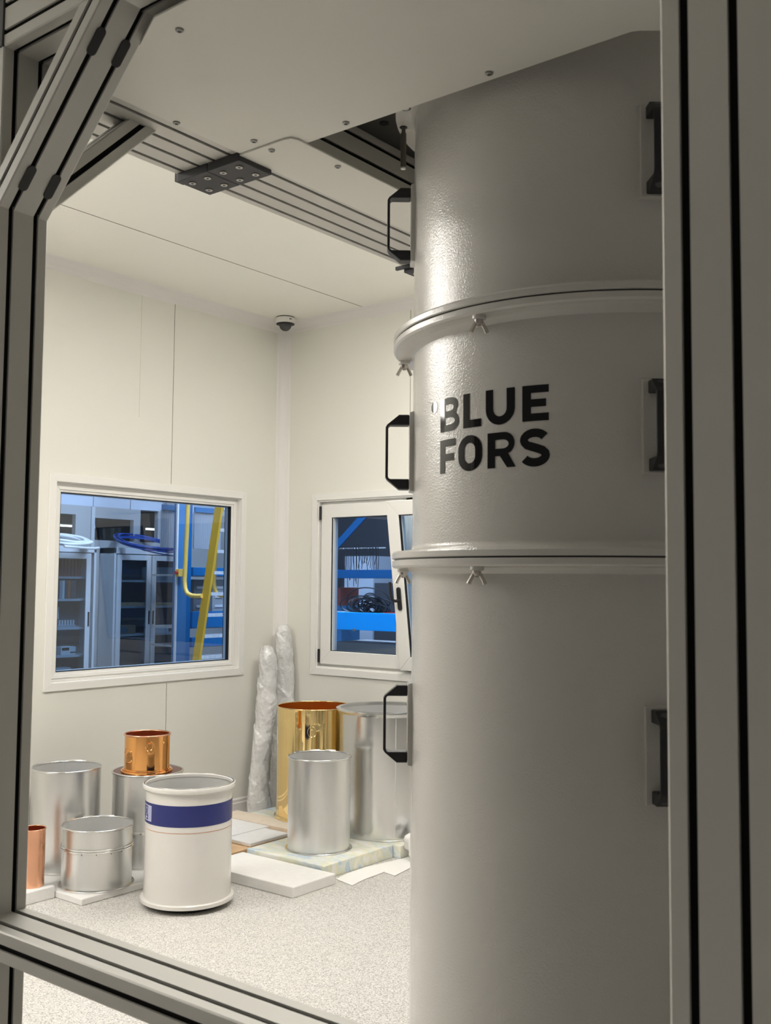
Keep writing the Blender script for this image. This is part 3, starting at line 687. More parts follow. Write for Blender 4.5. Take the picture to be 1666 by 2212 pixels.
# pale emblem at the left edge of the band
aE = 172.0    # right end of the emblem, azimuth seen from the can's axis
def can_glyph(loops, a0, z0, name, mm, th):
    o = glyph_mesh(loops, a0, z0, 1.0, name, R, (wx, wy), mm, e, 1, th); o['label'] = 'pale emblem on the navy band'; return o
wB = 0.125; z0 = 0.388; hh = 0.068; tt = 0.0035
can_glyph([[(-wB, 0), (0, 0), (0, hh), (-wB, hh)], [(-wB + tt, tt), (-0.029, tt), (-0.029, hh - tt), (-wB + tt, hh - tt)], [(-0.0255, tt), (-tt, tt), (-tt, hh - tt), (-0.0255, hh - tt)]], aE, z0, 'emblem_frame', 'lbl', 0.0011)
can_glyph([[(-0.0255, tt), (-tt, tt), (-tt, hh - tt), (-0.0255, hh - tt)]], aE, z0, 'emblem_column', 'lbl2', 0.0010)
can_glyph([arc(-0.046, 0.041, 0.0125, 0.018, 0, 360, 28)[:-1], arc(-0.046, 0.041, 0.0095, 0.0145, 0, 360, 28)[:-1]], aE, z0, 'emblem_letter', 'lbl', 0.0012)
for k in range(3): can_glyph([[(-0.060 + k * 0.008, 0.009), (-0.0545 + k * 0.008, 0.009), (-0.0545 + k * 0.008, 0.018), (-0.060 + k * 0.008, 0.018)]], aE, z0, 'emblem_mark', 'lbl', 0.0012)

def notches(x, y, z, R, azs, parent, mm='screw'):
    # short raised lengths on a rim
    for a0, a1 in azs:
        b = MB(); n = 8; pts = [(x + R * math.cos(math.radians(a0 + (a1 - a0) * k / n)), y + R * math.sin(math.radians(a0 + (a1 - a0) * k / n)), z) for k in range(n + 1)]
        b.tube(pts, 0.0032, 8); b.build('rim_tab', mm, parent)
# two tier aluminium can, in front
x, y, R, zb0 = 3.101, 4.135, 0.163, 0.030
e = empty('two_tier_can', (x, y, zb0), 'squat aluminium can with a ring round its middle, on a white foam slab', 'can')
shell(x, y, zb0, 0.302, R - 0.002).build('body', ['alubr', 'aluin'], e)
band(x, y, zb0, zb0 + 0.006, R - 0.01, R + 0.011, 'base_flange', 'alubr2', e, 0.0015)
lip(x, y, 0.302, R, 0.005, 'top_rim', 'alubr2', e); notches(x, y, 0.307, R, [(25, 50), (62, 78), (95, 110)], e)
band(x, y, 0.203, 0.210, R - 0.004, R + 0.006, 'lower_ring', 'alubr2', e); band(x, y, 0.2115, 0.220, R - 0.004, R + 0.005, 'upper_ring', 'alubr2', e)
dots(x, y, 0.198, R - 0.001, [208, 232, 256, 276], 'ring_screw', 'darksteel', e, 0.0025)
seam(x, y, zb0 + 0.02, 0.298, R - 0.0042, 63, e)
# tall aluminium can at the left
x, y, R = 3.173, 4.495, 0.168
e = empty('aluminium_can', (x, y, zb0), 'tall dull aluminium can at the far left, partly behind the frame post', 'can')
shell(x, y, zb0, 0.518, R).build('body', ['alubr', 'aluin'], e)
lip(x, y, 0.518, R, 0.0045, 'top_rim', 'alubr2', e); notches(x, y, 0.5225, R, [(20, 55), (70, 90), (110, 130)], e)
band(x, y, zb0, zb0 + 0.010, R - 0.01, R + 0.002, 'base_ring', 'alubr2', e)
seam(x, y, zb0 + 0.02, 0.515, R - 0.0035, 60, e)
# aluminium can carrying the copper can
x, y, R = 3.497, 4.264, 0.176
e = empty('ringed_can', (x, y, zb0), 'aluminium can behind the white can, carrying the small gilded copper can', 'can')
shell(x, y, zb0, 0.484, R - 0.002).build('body', ['alubr', 'aluin'], e)
lip(x, y, 0.484, R, 0.0055, 'top_rim', 'alubr2', e)
b = MB(); b.lathe([(0, 0.487), (R - 0.007, 0.487), (R - 0.007, 0.478), (0, 0.478)], 96, x, y); o = b.build('copper_lid', 'copperd', e); o['label'] = 'dark copper disc closing the can'
band(x, y, 0.200, 0.214, R - 0.01, R + 0.007, 'middle_ring', 'alubr2', e); dots(x, y, 0.207, R + 0.0065, [205, 222, 240], 'ring_screw', 'blk', e, 0.002)
band(x, y, zb0, zb0 + 0.006, R - 0.01, R + 0.004, 'base_ring', 'alubr2', e)
# small gilded copper can on top
x, y, R = 3.470, 4.240, 0.113
e = empty('gilded_copper_can', (x, y, 0.487), 'small mirror-bright orange copper can standing on top of an aluminium can', 'can')
b = MB(); b.lathe([(R, 0.497), (R, 0.674)], 128, x, y); b.build('body', 'cgold', e)
b = MB(); b.lathe([(R - 0.003, 0.674), (R - 0.003, 0.50), (0, 0.50)], 112, x, y); b.build('inner_wall', 'cin', e)
lip(x, y, 0.675, R + 0.001, 0.0050, 'top_rim', 'copper', e)
band(x, y, 0.4875, 0.5, 0.0, R + 0.016, 'base_flange', 'cgold', e, 0.003)
band(x, y, 0.5, 0.506, R - 0.01, R + 0.009, 'base_step', 'cgold', e, 0.002)
def oval(cx_, cy_, R, azd, zc, rw, rh, name, mm, parent):
    b = MB(); a0 = math.radians(azd); n = 36
    pts = [(cx_ + (R + 0.0006) * math.cos(a0 + rw / R * math.cos(2 * PI * k / n)), cy_ + (R + 0.0006) * math.sin(a0 + rw / R * math.cos(2 * PI * k / n)), zc + rh * math.sin(2 * PI * k / n)) for k in range(n)]
    b.tube(pts, 0.0011, 6, closed=True); return b.build(name, mm, parent)
oval(x, y, R, 235, 0.625, 0.017, 0.021, 'embossed_oval', 'cgold', e); oval(x, y, R, 174, 0.590, 0.030, 0.021, 'embossed_oval', 'cgold', e)
# copper tube
x, y, R = 2.833, 4.257, 0.057
e = empty('copper_tube', (x, y, 0.055), 'narrow bare copper can on a white slab beside the frame post', 'can')
shell(x, y, 0.055, 0.312, R - 0.001, 0.002).build('body', ['copper', 'cin'], e)
b = MB(); b.lathe([(R - 0.0034, 0.311), (R - 0.0034, 0.062), (0, 0.062)], 72, x, y); b.build('inner_wall', 'cin', e)
lip(x, y, 0.312, R, 0.0028, 'top_rim', 'copper', e)
# gold can
x, y, R = 4.700, 4.195, 0.228
e = empty('gold_can', (x, y, 0.067), 'tall mirror-polished gold can standing behind two aluminium cans', 'can')
b = MB(); b.lathe([(R, 0.073), (R, 0.711)], 144, x, y); b.build('body', 'gold', e)
b = MB(); b.lathe([(R - 0.003, 0.711), (R - 0.003, 0.08), (0, 0.08)], 112, x, y); b.build('inner_wall', 'goldin', e)
lip(x, y, 0.712, R + 0.001, 0.0042, 'top_rim', 'gold', e)
b = MB(); b.lathe([(R - 0.01, 0.067), (R + 0.011, 0.067), (R + 0.013, 0.069), (R + 0.012, 0.075), (R + 0.004, 0.079), (R, 0.088)], 144, x, y); b.build('base_flange', 'gold', e)
oval(x, y, R, 217, 0.588, 0.026, 0.030, 'embossed_circle', 'gold', e)
# centre aluminium can
x, y, R = 4.152, 3.673, 0.163
e = empty('aluminium_can', (x, y, 0.067), 'slim aluminium can on the mottled foam block, in front of the gold can', 'can')
shell(x, y, 0.067, 0.540, R).build('body', ['alubr', 'aluin'], e)
lip(x, y, 0.539, R + 0.002, 0.0052, 'top_rim', 'alubr2', e); notches(x, y, 0.545, R + 0.001, [(10, 30), (42, 62), (80, 95)], e)
band(x, y, 0.067, 0.073, R - 0.01, R + 0.0125, 'base_flange', 'alubr2', e, 0.002)
# large aluminium can
x, y, R = 4.673, 3.634, 0.263
e = empty('large_aluminium_can', (x, y, 0.067), 'largest aluminium can, shiny with a vertical weld, beside the gold can and the cryostat', 'can')
shell(x, y, 0.067, 0.742, R, 0.003).build('body', ['alubr2', 'aluin'], e)
b = MB(); b.lathe([(R, 0.722), (R + 0.008, 0.727), (R + 0.018, 0.738), (R + 0.022, 0.742), (R + 0.022, 0.749), (R + 0.017, 0.752), (R - 0.004, 0.751), (R - 0.0045, 0.735)], 144, x, y); b.build('top_rim', 'alubr2', e)
dots(x, y, 0.733, R + 0.013, [196, 212, 228], 'rim_screw', 'screw', e, 0.0035)
seam(x, y, 0.08, 0.73, R + 0.0005, 229, e)
band(x, y, 0.067, 0.073, R - 0.01, R + 0.003, 'base_ring', 'screw', e)

# ------------------------------------------------------------------ foam slabs, board, sheets
def slab(name, x0, x1, y0, y1, z0, z1, mm, label, cat='slab', group=None, rot=0, bev=0.004, wob=0.0):
    b = MB(); n = 10
    cx_, cy_ = (x0 + x1) / 2, (y0 + y1) / 2; b.box(x0, x1, y0, y1, z0, z1)
    if rot:
        c_, s_ = math.cos(rot), math.sin(rot); b.v = [(cx_ + (p[0] - cx_) * c_ - (p[1] - cy_) * s_, cy_ + (p[0] - cx_) * s_ + (p[1] - cy_) * c_, p[2]) for p in b.v]
    o = b.build(name, mm, None, bev); return tag(o, label, cat, group)
slab('foam_slab', 3.585, 3.885, 3.325, 3.960, 0.0, 0.050, 'foamw', 'thick white foam slab lying on the floor in front of the mottled foam block')
slab('foam_block', 3.897, 4.446, 3.408, 3.944, 0.0, 0.067, 'foamc', 'pale green, blue and cream mottled foam block under the slim aluminium can', 'block', bev=0.003)
slab('foam_block', 4.450, 4.99, 3.36, 3.948, 0.0, 0.067, 'foamc', 'mottled foam block under the largest aluminium can', 'block', bev=0.003)
slab('foam_block', 4.510, 4.99, 3.952, 4.560, 0.0, 0.060, 'foamc', 'mottled bluish foam block under the gold can', 'block', bev=0.003)
slab('fibreboard', 3.75, 4.345, 3.998, 4.60, 0.0, 0.045, 'board', 'tan board lying under the thin white foam pads', 'board', bev=0.001)
slab('foam_pad', 3.985, 4.285, 4.008, 4.198, 0.046, 0.066, 'foamw', 'thin white foam pad nearest the slim aluminium can on the tan board', 'pad', bev=0.004)
slab('foam_pad', 3.82, 4.340, 4.215, 4.54, 0.046, 0.064, 'foamw', 'thin white foam pad further back on the tan board', 'pad', bev=0.004)
slab('foam_strip', 4.350, 4.505, 3.95, 4.645, 0.0, 0.0665, 'foamb', 'beige foam strip between the tan board and the bluish foam block', 'strip', bev=0.004)
slab('foam_slab', 2.905, 3.72, 3.975, 4.68, 0.0, 0.030, 'foamw', 'white foam slab under the squat two-tier can and its neighbours')
slab('foam_slab', 2.40, 2.901, 4.172, 4.68, 0.0, 0.055, 'foamw', 'white foam slab under the narrow copper can at the frame post')

# thin paper-like sheet on the floor
pts = [(3.945, 3.372), (3.912, 3.243), (4.03, 3.262), (4.192, 3.267), (4.174, 3.186), (4.328, 3.209), (4.62, 3.26), (4.62, 3.352), (4.45, 3.350), (4.2, 3.395), (4.05, 3.392)]
b = MB(); b.prism(pts, 0.0015, 0.004); o = b.build('foam_sheet', 'paper'); tag(o, 'thin white sheet lying flat on the floor beside the mottled foam block', 'sheet')
# crumpled white plastic bag beside the cryostat
bm = bmesh.new(); bmesh.ops.create_icosphere(bm, subdivisions=4, radius=1.0)
for v in bm.verts:
    p = v.co.copy(); k = 1 + 0.16 * math.sin(5 * p.x + 2) * math.cos(4 * p.z + 1) + 0.10 * math.sin(9 * p.y + 3 * p.z) + random.uniform(-.025, .025)
    v.co = Vector((p.x * 0.085 * k, p.y * 0.085 * k, p.z * 0.072 * k))
mnz = min(v.co.z for v in bm.verts)
for v in bm.verts: v.co.z -= mnz
for f in bm.faces: f.smooth = True
me = bpy.data.meshes.new('plastic_bag'); bm.to_mesh(me); bm.free(); me.materials.append(MT['paper'])
o = bpy.data.objects.new('plastic_bag', me); COL.objects.link(o); o.location = (4.50, 3.26, 0.005); tag(o, 'crumpled white plastic bag on the floor against the large can', 'bag')

# wrapped bundles leaning in the corner
def bundle(label, base, topp, r0, r1, seed, flat=1.0, knots=()):
    rnd = random.Random(seed); b = MB(); n = 150; seg = 72; base = Vector(base); topp = Vector(topp)
    d = (topp - base); ax = d.normalized(); side = Vector((0.66, -0.75, 0)); side = (side - ax * side.dot(ax)).normalized(); out = ax.cross(side)
    ph = [rnd.uniform(0, 6.28) for _ in range(12)]
    for i in range(n + 1):
        t = i / n; r = r0 + (r1 - r0) * t
        r *= 1 + 0.10 * math.sin(9 * t + ph[0]) + 0.05 * math.sin(21 * t + ph[5])
        for kt, kd in knots: r *= 1 - kd * math.exp(-((t - kt) / 0.03) ** 2)
        env = 1.0
        if t > 0.90: env = 0.42 + 0.58 * math.sqrt(max(0.0, 1 - ((t - 0.90) / 0.1) ** 2))
        c_ = base + d * t + side * 0.012 * math.sin(6 * t + ph[1]) + out * 0.004 * math.sin(9 * t + ph[2])
        for k in range(seg):
            a = 2 * PI * k / seg
            f1 = 1 - abs(math.sin(1.5 * a + 14 * t + ph[3])); f2 = 1 - abs(math.sin(2 * a - 31 * t + ph[4] + 1.3 * math.sin(17 * t)))
            rr = r * env * (0.93 + 0.06 * f1 ** 3 + 0.05 * f2 ** 4 + 0.05 * math.sin(2 * a + 5 * t + ph[6]) + 0.02 * math.sin(9 * a + 40 * t + ph[7]) + rnd.uniform(-.006, .006))
            sp = ((a / (2 * PI) + t * 3.6 + ph[8]) % 1.0); rr *= 1 + 0.13 * (sp ** 2 - 0.4)
            b.v.append(tuple(c_ + side * math.cos(a) * rr + out * math.sin(a) * rr * flat))
    for i in range(n):
        for k in range(seg):
            k2 = (k + 1) % seg; b.f.append([i * seg + k, i * seg + k2, (i + 1) * seg + k2, (i + 1) * seg + k]); b.mi.append(0); b.sm.append(True)
    b.f.append(list(range(seg))[::-1]); b.mi.append(0); b.sm.append(False); b.f.append([n * seg + k for k in range(seg)]); b.mi.append(0); b.sm.append(True)
    o = b.build('wrapped_bundle', 'plastic', None, angle=50); return tag(o, label, 'bundle')
bundle('shorter upright bundle wrapped in cloudy film, left of the two in the corner', (4.672, 4.625, 0.0), (4.785, 4.690, 1.045), 0.066, 0.064, 3, 0.75, ((0.30, .08), (0.72, .12)))
bundle('taller bundle wrapped in cloudy film leaning in the corner behind the gold can', (4.915, 4.662, 0.0), (4.945, 4.705, 1.175), 0.074, 0.066, 11, 0.75, ((0.80, .12),))

# ------------------------------------------------------------------ the hall outside the windows
b = MB(); b.box(-2, 15, WY + T, 15, -0.05, -0.002); b.box(WX + T, 15, -4, WY + T, -0.05, -0.002); struct(b.build('floor_hall', 'hfloor'), 'concrete floor of the hall outside')
b = MB(); b.box(-2, 15, 13.5, 13.6, 0, 5.5); struct(b.build('wall_hall_back', 'hwall2'), 'far wall of the hall')
b = MB(); b.box(13.5, 13.6, -4, 13.5, 0, 5.5); struct(b.build('wall_hall_right', 'hdark'), 'dark far end of the hall')
b = MB(); b.box(-2, 15, WY + T, 15, 5.5, 5.6); b.box(WX + T, 15, -4, WY + T, 5.5, 5.6); struct(b.build('ceiling_hall', 'hwall2'), 'high ceiling of the hall outside')
# unseen panels added high in the hall for its cool daylight
hm = emat('hall_fill_light', HALL_COL, HALL_FILL)
for i, (hx, hy, l_, w2) in enumerate(((6.1, 6.6, 2.0, 0.7), (5.85, 4.4, 1.3, 2.6), (6.6, 11.0, 2.4, 0.5))):
    e = empty('hall_fill', (hx, hy, 5.4), ['added light panel high outside the left window', 'added light panel high outside the right window', 'added light panel far behind the cabinets'][i], 'lamp', 'added light panels of the hall')
    onebox('housing', hx - l_ / 2, hx + l_ / 2, hy - w2 / 2, hy + w2 / 2, 5.43, 5.49, 'winw', e)
    onebox('diffuser', hx - l_ / 2 + .02, hx + l_ / 2 - .02, hy - w2 / 2 + .02, hy + w2 / 2 - .02, 5.41, 5.429, hm, e)

# partition behind the cabinets, with dark openings
PY = 8.95
b = MB()
b.box(4.6, 8.6, PY, PY + 0.08, 2.215, 4.2)
struct(b.build('wall_hall_upper', 'hwall'), 'pale blue upper wall band outside')
b = MB(); b.box(6.52, 6.56, PY - 0.02, PY, 1.8, 2.21); struct(b.build('trim_9', 'cab'), 'pale post of the hall partition')
b = MB(); b.box(7.0175, 7.022, PY - 0.003, PY, 2.215, 4.2); b.box(6.545, 6.549, PY - 0.003, PY, 2.215, 4.2); struct(b.build('trim_10', 'hdark'), 'dark joint of the pale wall band')
b = MB(); b.box(4.6, 8.6, PY, PY + 0.08, 0, 1.87); b.box(6.34, 6.555, PY, PY + 0.06, 1.87, 2.215); b.box(6.9 + 0.17, 7.16, PY, PY + 0.06, 1.87, 2.215); b.box(6.56, 7.07, PY, PY + 0.06, 2.10, 2.215); b.box(5.4, 6.34, PY, PY + 0.06, 2.12, 2.215); b.box(7.40, 8.6, PY, PY + 0.06, 1.87, 2.215)
struct(b.build('wall_hall_partition', 'hwall2'), 'grey partition behind the cabinets')
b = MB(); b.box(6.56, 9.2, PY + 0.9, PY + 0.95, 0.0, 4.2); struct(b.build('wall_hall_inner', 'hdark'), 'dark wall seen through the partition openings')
b = MB(); b.box(4.6, 6.50, PY + 0.9, PY + 0.95, 0.0, 4.2); struct(b.build('wall_hall_inner_2', mat('ochre_wall', (0.30, 0.28, 0.20), 0.7)), 'ochre wall seen through the partition opening')
e = empty('linear_lamp', (6.9, 9.5, 2.02), 'thin bright linear lamp glowing behind the hall partition', 'lamp')
onebox('lamp_tube', 5.6, 6.98, 9.5, 9.53, 2.025, 2.043, emat('linear_light', (1, 0.93, 0.78), 5.0), e); onebox('housing', 5.6, 6.98, 9.495, 9.535, 2.044, 2.06, 'cab', e)
e = empty('linear_lamp', (7.9, 9.5, 2.02), 'short bright lamp glowing beside the blue column', 'lamp')
onebox('hanger', 7.9, 7.91, 9.51, 9.52, 2.06, 5.5, 'cab', e); onebox('lamp_tube', 7.70, 8.15, 9.5, 9.53, 2.04, 2.06, emat('linear_light_2', (1, 0.95, 0.85), 5.0), e)

# cabinets
def cabinet(label, x0, x1, y0, depth, h, doors, shelves):
    e = empty('storage_cabinet', ((x0 + x1) / 2, y0 + depth / 2, 0), label, 'cabinet')
    b = MB(); t = 0.025
    b.box(x0, x0 + t, y0, y0 + depth, 0, h); b.box(x1 - t, x1, y0, y0 + depth, 0, h); b.box(x0, x1, y0, y0 + depth, h - 0.06, h); b.box(x0, x1, y0, y0 + depth, 0, 0.08)
    b.build('body', 'cab', e, 0.002)
    onebox('back_panel', x0 + t, x1 - t, y0 + depth - 0.02, y0 + depth - 0.01, 0.08, h - 0.06, 'cabin', e)
    for z in shelves: onebox('shelf', x0 + t, x1 - t, y0 + 0.05, y0 + depth - 0.02, z - 0.022, z, 'cab', e)
    for (d0, d1, hx) in doors:
        b = MB(); ring(b, d0, d1, 0.09, h - 0.07, 0.055, lambda a, z, d: (a, y0 + d, z), -0.022, -0.002); dr = b.build('door', 'cab', e, 0.002)
        onebox('glass', d0 + 0.052, d1 - 0.052, y0 - 0.014, y0 - 0.010, 0.14, h - 0.122, 'cabglass', dr)
        onebox('door_handle', hx - 0.007, hx + 0.007, y0 - 0.03, y0 - 0.021, 1.0, 1.14, 'blk', dr)
    return e
CYF = 8.7
cabinet('pale grey glass-door cabinet at the left of the wide window view, full of binders', 5.62, 6.42, CYF, 0.24, 1.79, [(5.64, 6.345, 6.325)], [1.49, 1.27, 0.99, 0.72, 0.4])
cabinet('pale grey two-door glass cabinet under the coil of blue cable', 6.64, 7.66, CYF, 0.24, 1.79, [(6.665, 7.10, 7.08), (7.115, 7.62, 7.135)], [1.46, 1.19, 0.90, 0.55])
# binders and boxes on the shelves
def item(name, x0, x1, z0, z1, mm, label, cat, group=None, y0=CYF + 0.06, y1=CYF + 0.20): 
    o = onebox(name, x0, x1, y0, y1, z0 + 0.0005, z1, mm, None, 0.002); return tag(o, label, cat, group)
xx = 5.93
for k in range(9):
    w_ = 0.040; item('binder', xx, xx + w_ - 0.003, 1.49, 1.66, 'bind1', 'maroon binder in the row on the top shelf of the left cabinet', 'binder', 'maroon binders on the top shelf'); xx += w_
xx = 5.93
for k, (w_, mm, lb) in enumerate([(0.05, 'bind3', 'pale grey binder at the left end of the second shelf'), (0.035, 'white', 'thin white binder right of the pale grey one'), (0.03, 'bind4', 'dark binder between two white binders'), (0.03, 'bind3', 'thin grey binder in the middle of the second shelf'), (0.03, 'white', 'white binder left of the orange binder'), (0.028, 'bind4', 'dark binder touching the orange binder'), (0.042, 'bind2', 'orange binder on the second shelf'), (0.07, 'bind4', 'wide dark binder at the right end of the second shelf')]):
    item('binder', xx, xx + w_ - 0.003, 1.27, 1.45, mm, lb, 'binder'); xx += w_
item('white_case', 5.93, 6.10, 0.99 + 0.08, 1.19, 'white', 'white case in the left cabinet behind rows of vials', 'case', y0=CYF + 0.14, y1=CYF + 0.21)
e = empty('vial_rack', (6.07, CYF + 0.09, 0.99), 'rack of small pale vials on the third shelf of the left cabinet', 'rack')
onebox('rack_base', 5.93, 6.25, CYF + 0.065, CYF + 0.12, 0.991, 1.012, 'elec', e)
for k in range(10):
    b = MB(); b.cyl((5.945 + k * 0.032, CYF + 0.09, 1.012), (5.945 + k * 0.032, CYF + 0.09, 1.062), 0.009, seg=10); b.build('vial', 'white', e)
e = empty('bench_instrument', (6.17, CYF + 0.12, 0.72), 'small pale bench instrument with a dark display on the fourth shelf', 'instrument')
onebox('case', 6.08, 6.25, CYF + 0.06, CYF + 0.2, 0.721, 0.80, 'white', e, 0.003); onebox('display', 6.09, 6.17, CYF + 0.057, CYF + 0.06, 0.765, 0.792, 'blk', e)
for k in range(3):
    b = MB(); b.cyl((6.195 + k * 0.02, CYF + 0.05, 0.745), (6.195 + k * 0.02, CYF + 0.06, 0.745), 0.007, seg=12); b.build('knob', 'blk', e)
e = empty('grey_cabinet_box', (6.08, CYF + 0.12, 0.4), 'grey box with white vents on the lowest visible shelf of the left cabinet', 'box')
onebox('case', 5.98, 6.20, CYF + 0.06, CYF + 0.2, 0.401, 0.60, 'elec', e, 0.003); b = MB()
for k in range(8): b.box(6.03 + k * 0.017, 6.04 + k * 0.017, CYF + 0.057, CYF + 0.0599, 0.52, 0.57)
b.build('vents', 'white', e)
e = empty('brown_box', (6.83, CYF + 0.12, 0.9), 'brown crate with a dark window inside the blue-coil cabinet', 'box')
onebox('case', 6.70, 6.98, CYF + 0.06, CYF + 0.2, 0.901, 0.99, 'brown', e, 0.003); onebox('front_panel', 6.74, 6.88, CYF + 0.057, CYF + 0.0599, 0.915, 0.975, 'cabin', e)
item('tan_board', 6.69, 7.08, 1.19, 1.225, 'board', 'long tan bar on the middle shelf of the blue-coil cabinet', 'bar'); item('tan_board', 7.14, 7.56, 1.19, 1.22, 'board', 'long tan bar behind the right door of the blue-coil cabinet', 'bar')
item('paper_stack', 7.20, 7.42, 0.90, 0.955, 'white', 'white stack of papers in the right half of the blue-coil cabinet', 'papers'); item('instrument_box', 7.15, 7.46, 1.46, 1.60, 'elec', 'grey instrument box on the top shelf of the blue-coil cabinet', 'box')
b = MB(); b.tube([(7.27 + 0.055 * math.cos(a), CYF + 0.1, 1.285 + 0.055 * math.sin(a)) for a in [2 * PI * k / 24 for k in range(24)]], 0.008, 8, closed=True); tag(b.build('hose_ring', 'cblack'), 'black ring of hose standing on the tan bar in the cabinet', 'ring')
# cable coils on top
def coil(name, mm, label, c_, R, n, r, tilt, seed, sq=1.0, tail=None):
    rnd = random.Random(seed); b = MB()
    for k in range(n):
        rr = R * (1 + rnd.uniform(-.13, .08)); ox_, oy_ = rnd.uniform(-.03, .03), rnd.uniform(-.02, .02); oz_ = rnd.uniform(0, .03); p1 = rnd.uniform(0, 6)
        pts = []
        for q in range(64):
            a = 2 * PI * q / 64; x_ = rr * math.cos(a) + ox_; y_ = rr * math.sin(a) * sq + oy_; z_ = oz_ + 0.008 * math.sin(2 * a + p1)
            pts.append((c_[0] + x_, c_[1] + y_ * math.cos(tilt) , c_[2] + z_ + y_ * math.sin(tilt)))
        b.tube(pts, r, 8, closed=True)
    if tail: b.tube(tail, r, 8)
    return tag(b.build(name, mm), label, 'cable coil')
coil('cable_coil', 'cblue', 'large loose coil of blue cable on top of the two-door cabinet', (7.02, 8.66, 1.835), 0.30, 9, 0.0065, math.radians(15), 5, 1.0, [(6.75, 8.5, 1.80), (6.80, 8.44, 1.765), (6.9, 8.41, 1.745), (7.05, 8.42, 1.725), (7.25, 8.45, 1.715), (7.44, 8.5, 1.72)])
coil('cable_coil', 'cwhite', 'coil of white hose on top of the left cabinet', (6.04, 8.72, 1.84), 0.24, 8, 0.012, math.radians(12), 9, 0.9, [(5.9, 8.5, 1.775), (6.1, 8.47, 1.765), (6.25, 8.5, 1.765), (6.34, 8.56, 1.775)])

# blue column with a yellow isolator, ladder, rails
e = empty('blue_column', (6.49, 7.5, 0), 'tall blue steel column outside the wide window', 'column')
onebox('column_body', 6.445, 6.56, 7.5, 7.514, 0, 5.4, 'blued', e); onebox('column_edge', 6.428, 6.444, 7.495, 7.514, 0, 5.4, 'white', e); onebox('column_web', 6.52, 6.53, 7.5145, 7.65, 0, 5.4, 'blued', e)
onebox('column_flange', 6.561, 6.63, 7.52, 7.60, 0, 5.4, 'blue', e)
e2 = empty('isolator_switch', (6.43, 7.45, 1.5), 'small yellow switch box with a red knob on the blue column', 'switch')
onebox('box', 6.41, 6.475, 7.44, 7.494, 1.495, 1.565, 'yelb', e2, 0.004); b = MB(); b.cyl((6.41, 7.46, 1.53), (6.385, 7.46, 1.53), 0.016, seg=16); b.build('knob', 'red', e2)
lad = empty('ship_ladder', (6.4, 7.1, 0), 'steep yellow ladder with galvanised treads outside the wide window', 'ladder')
def strg(x0):
    b = MB(); b.box(-0.012, 0.012, -0.042, 0.042, -0.74, 2.9, M=Matrix.Translation((x0, 6.94, 0.745)) @ Matrix.Rotation(math.radians(10.6), 4, 'X')); return b.build('stringer', 'yel', lad)
strg(6.20); strg(6.57)
for k in range(14):
    z = 0.01 + 0.1855 * k + 0.02; yy = 6.94 - (z - 0.745) * math.tan(math.radians(10.6))
    o = onebox('tread', 6.213, 6.557, yy - 0.05, yy + 0.05, z, z + 0.028, 'galv', lad)
def rail(x0):
    pts = [(x0, 6.86, 1.325), (x0, 6.93, 1.322), (x0, 7.00, 1.325), (x0, 7.055, 1.345), (x0, 7.085, 1.39), (x0, 7.095, 1.46), (x0, 7.085, 1.7), (x0, 7.07, 2.1), (x0, 7.05, 2.6), (x0, 7.02, 3.2)]
    b = MB(); b.tube(pts, 0.020, 12); b.build('handrail', 'yelb', lad)
rail(6.18); rail(6.53)
# blue rack with electronics behind the ladder
rk = empty('blue_rack', (7.3, 7.75, 0), 'blue shelving rack with instruments behind the yellow ladder', 'rack')
for (za, zz) in ((1.505, 1.585), (1.01, 1.165), (0.83, 0.92)): onebox('shelf_beam', 6.64, 7.94, 7.5, 7.56, za, zz, 'blue', rk, 0.003)
for x_ in (6.99, 7.86): onebox('rack_post', x_, x_ + 0.05, 8.1, 8.16, 0, 2.6, 'blued', rk)
for z in (1.50, 1.0, 0.82): onebox('shelf_board', 6.64, 7.94, 7.56, 8.1, z, z + 0.02, 'elec', rk)
for k, (x_, w_) in enumerate(((6.74, 0.22), (6.98, 0.16))):
    e = empty('electronics_module', (x_ + w_ / 2, 7.8, 1.18), ['dark electronics module on the rack behind the ladder, left one', 'grey electronics module on the rack behind the ladder, right one'][k], 'module')
    onebox('case', x_, x_ + w_, 7.6, 7.9, 1.021, 1.47, ['cabin', 'elec'][k], e, 0.003)
    for j in range(3): onebox('front_bracket', x_ + 0.03, x_ + w_ - 0.03, 7.592, 7.5995, 1.2 + j * 0.09, 1.225 + j * 0.09, ['elec', 'white'][k], e)
for k, (x_, x1) in enumerate(((6.62, 7.0), (7.04, 7.4))):
    b = MB(); n = 14
    poly = []
    for i in range(n * 2 + 1): poly.append((x_ + (x1 - x_) * i / (2 * n), 0.012 if (i // 1) % 2 else 0.0))
    poly = poly + [(x1, 0.02), (x_, 0.02)]
    b.prism(poly, 1.78, 2.15, lambda a, c2, t: (a, 7.95 + c2, t))
    o = b.build('corrugated_sheet', 'blind'); tag(o, ['corrugated grey sheet behind the ladder rail, left one', 'corrugated grey sheet behind the ladder stringer, right one'][k], 'sheet')
    onebox('hanging_bar', x_, x1, 7.94, 7.96, 2.151, 2.20, 'blued', o)
b = MB(); b.box(7.42, 7.62, 8.80, 8.83, 1.86, 2.9); o = tag(b.build('grey_upright', 'blind'), 'perforated grey upright left of the blue column', 'upright')

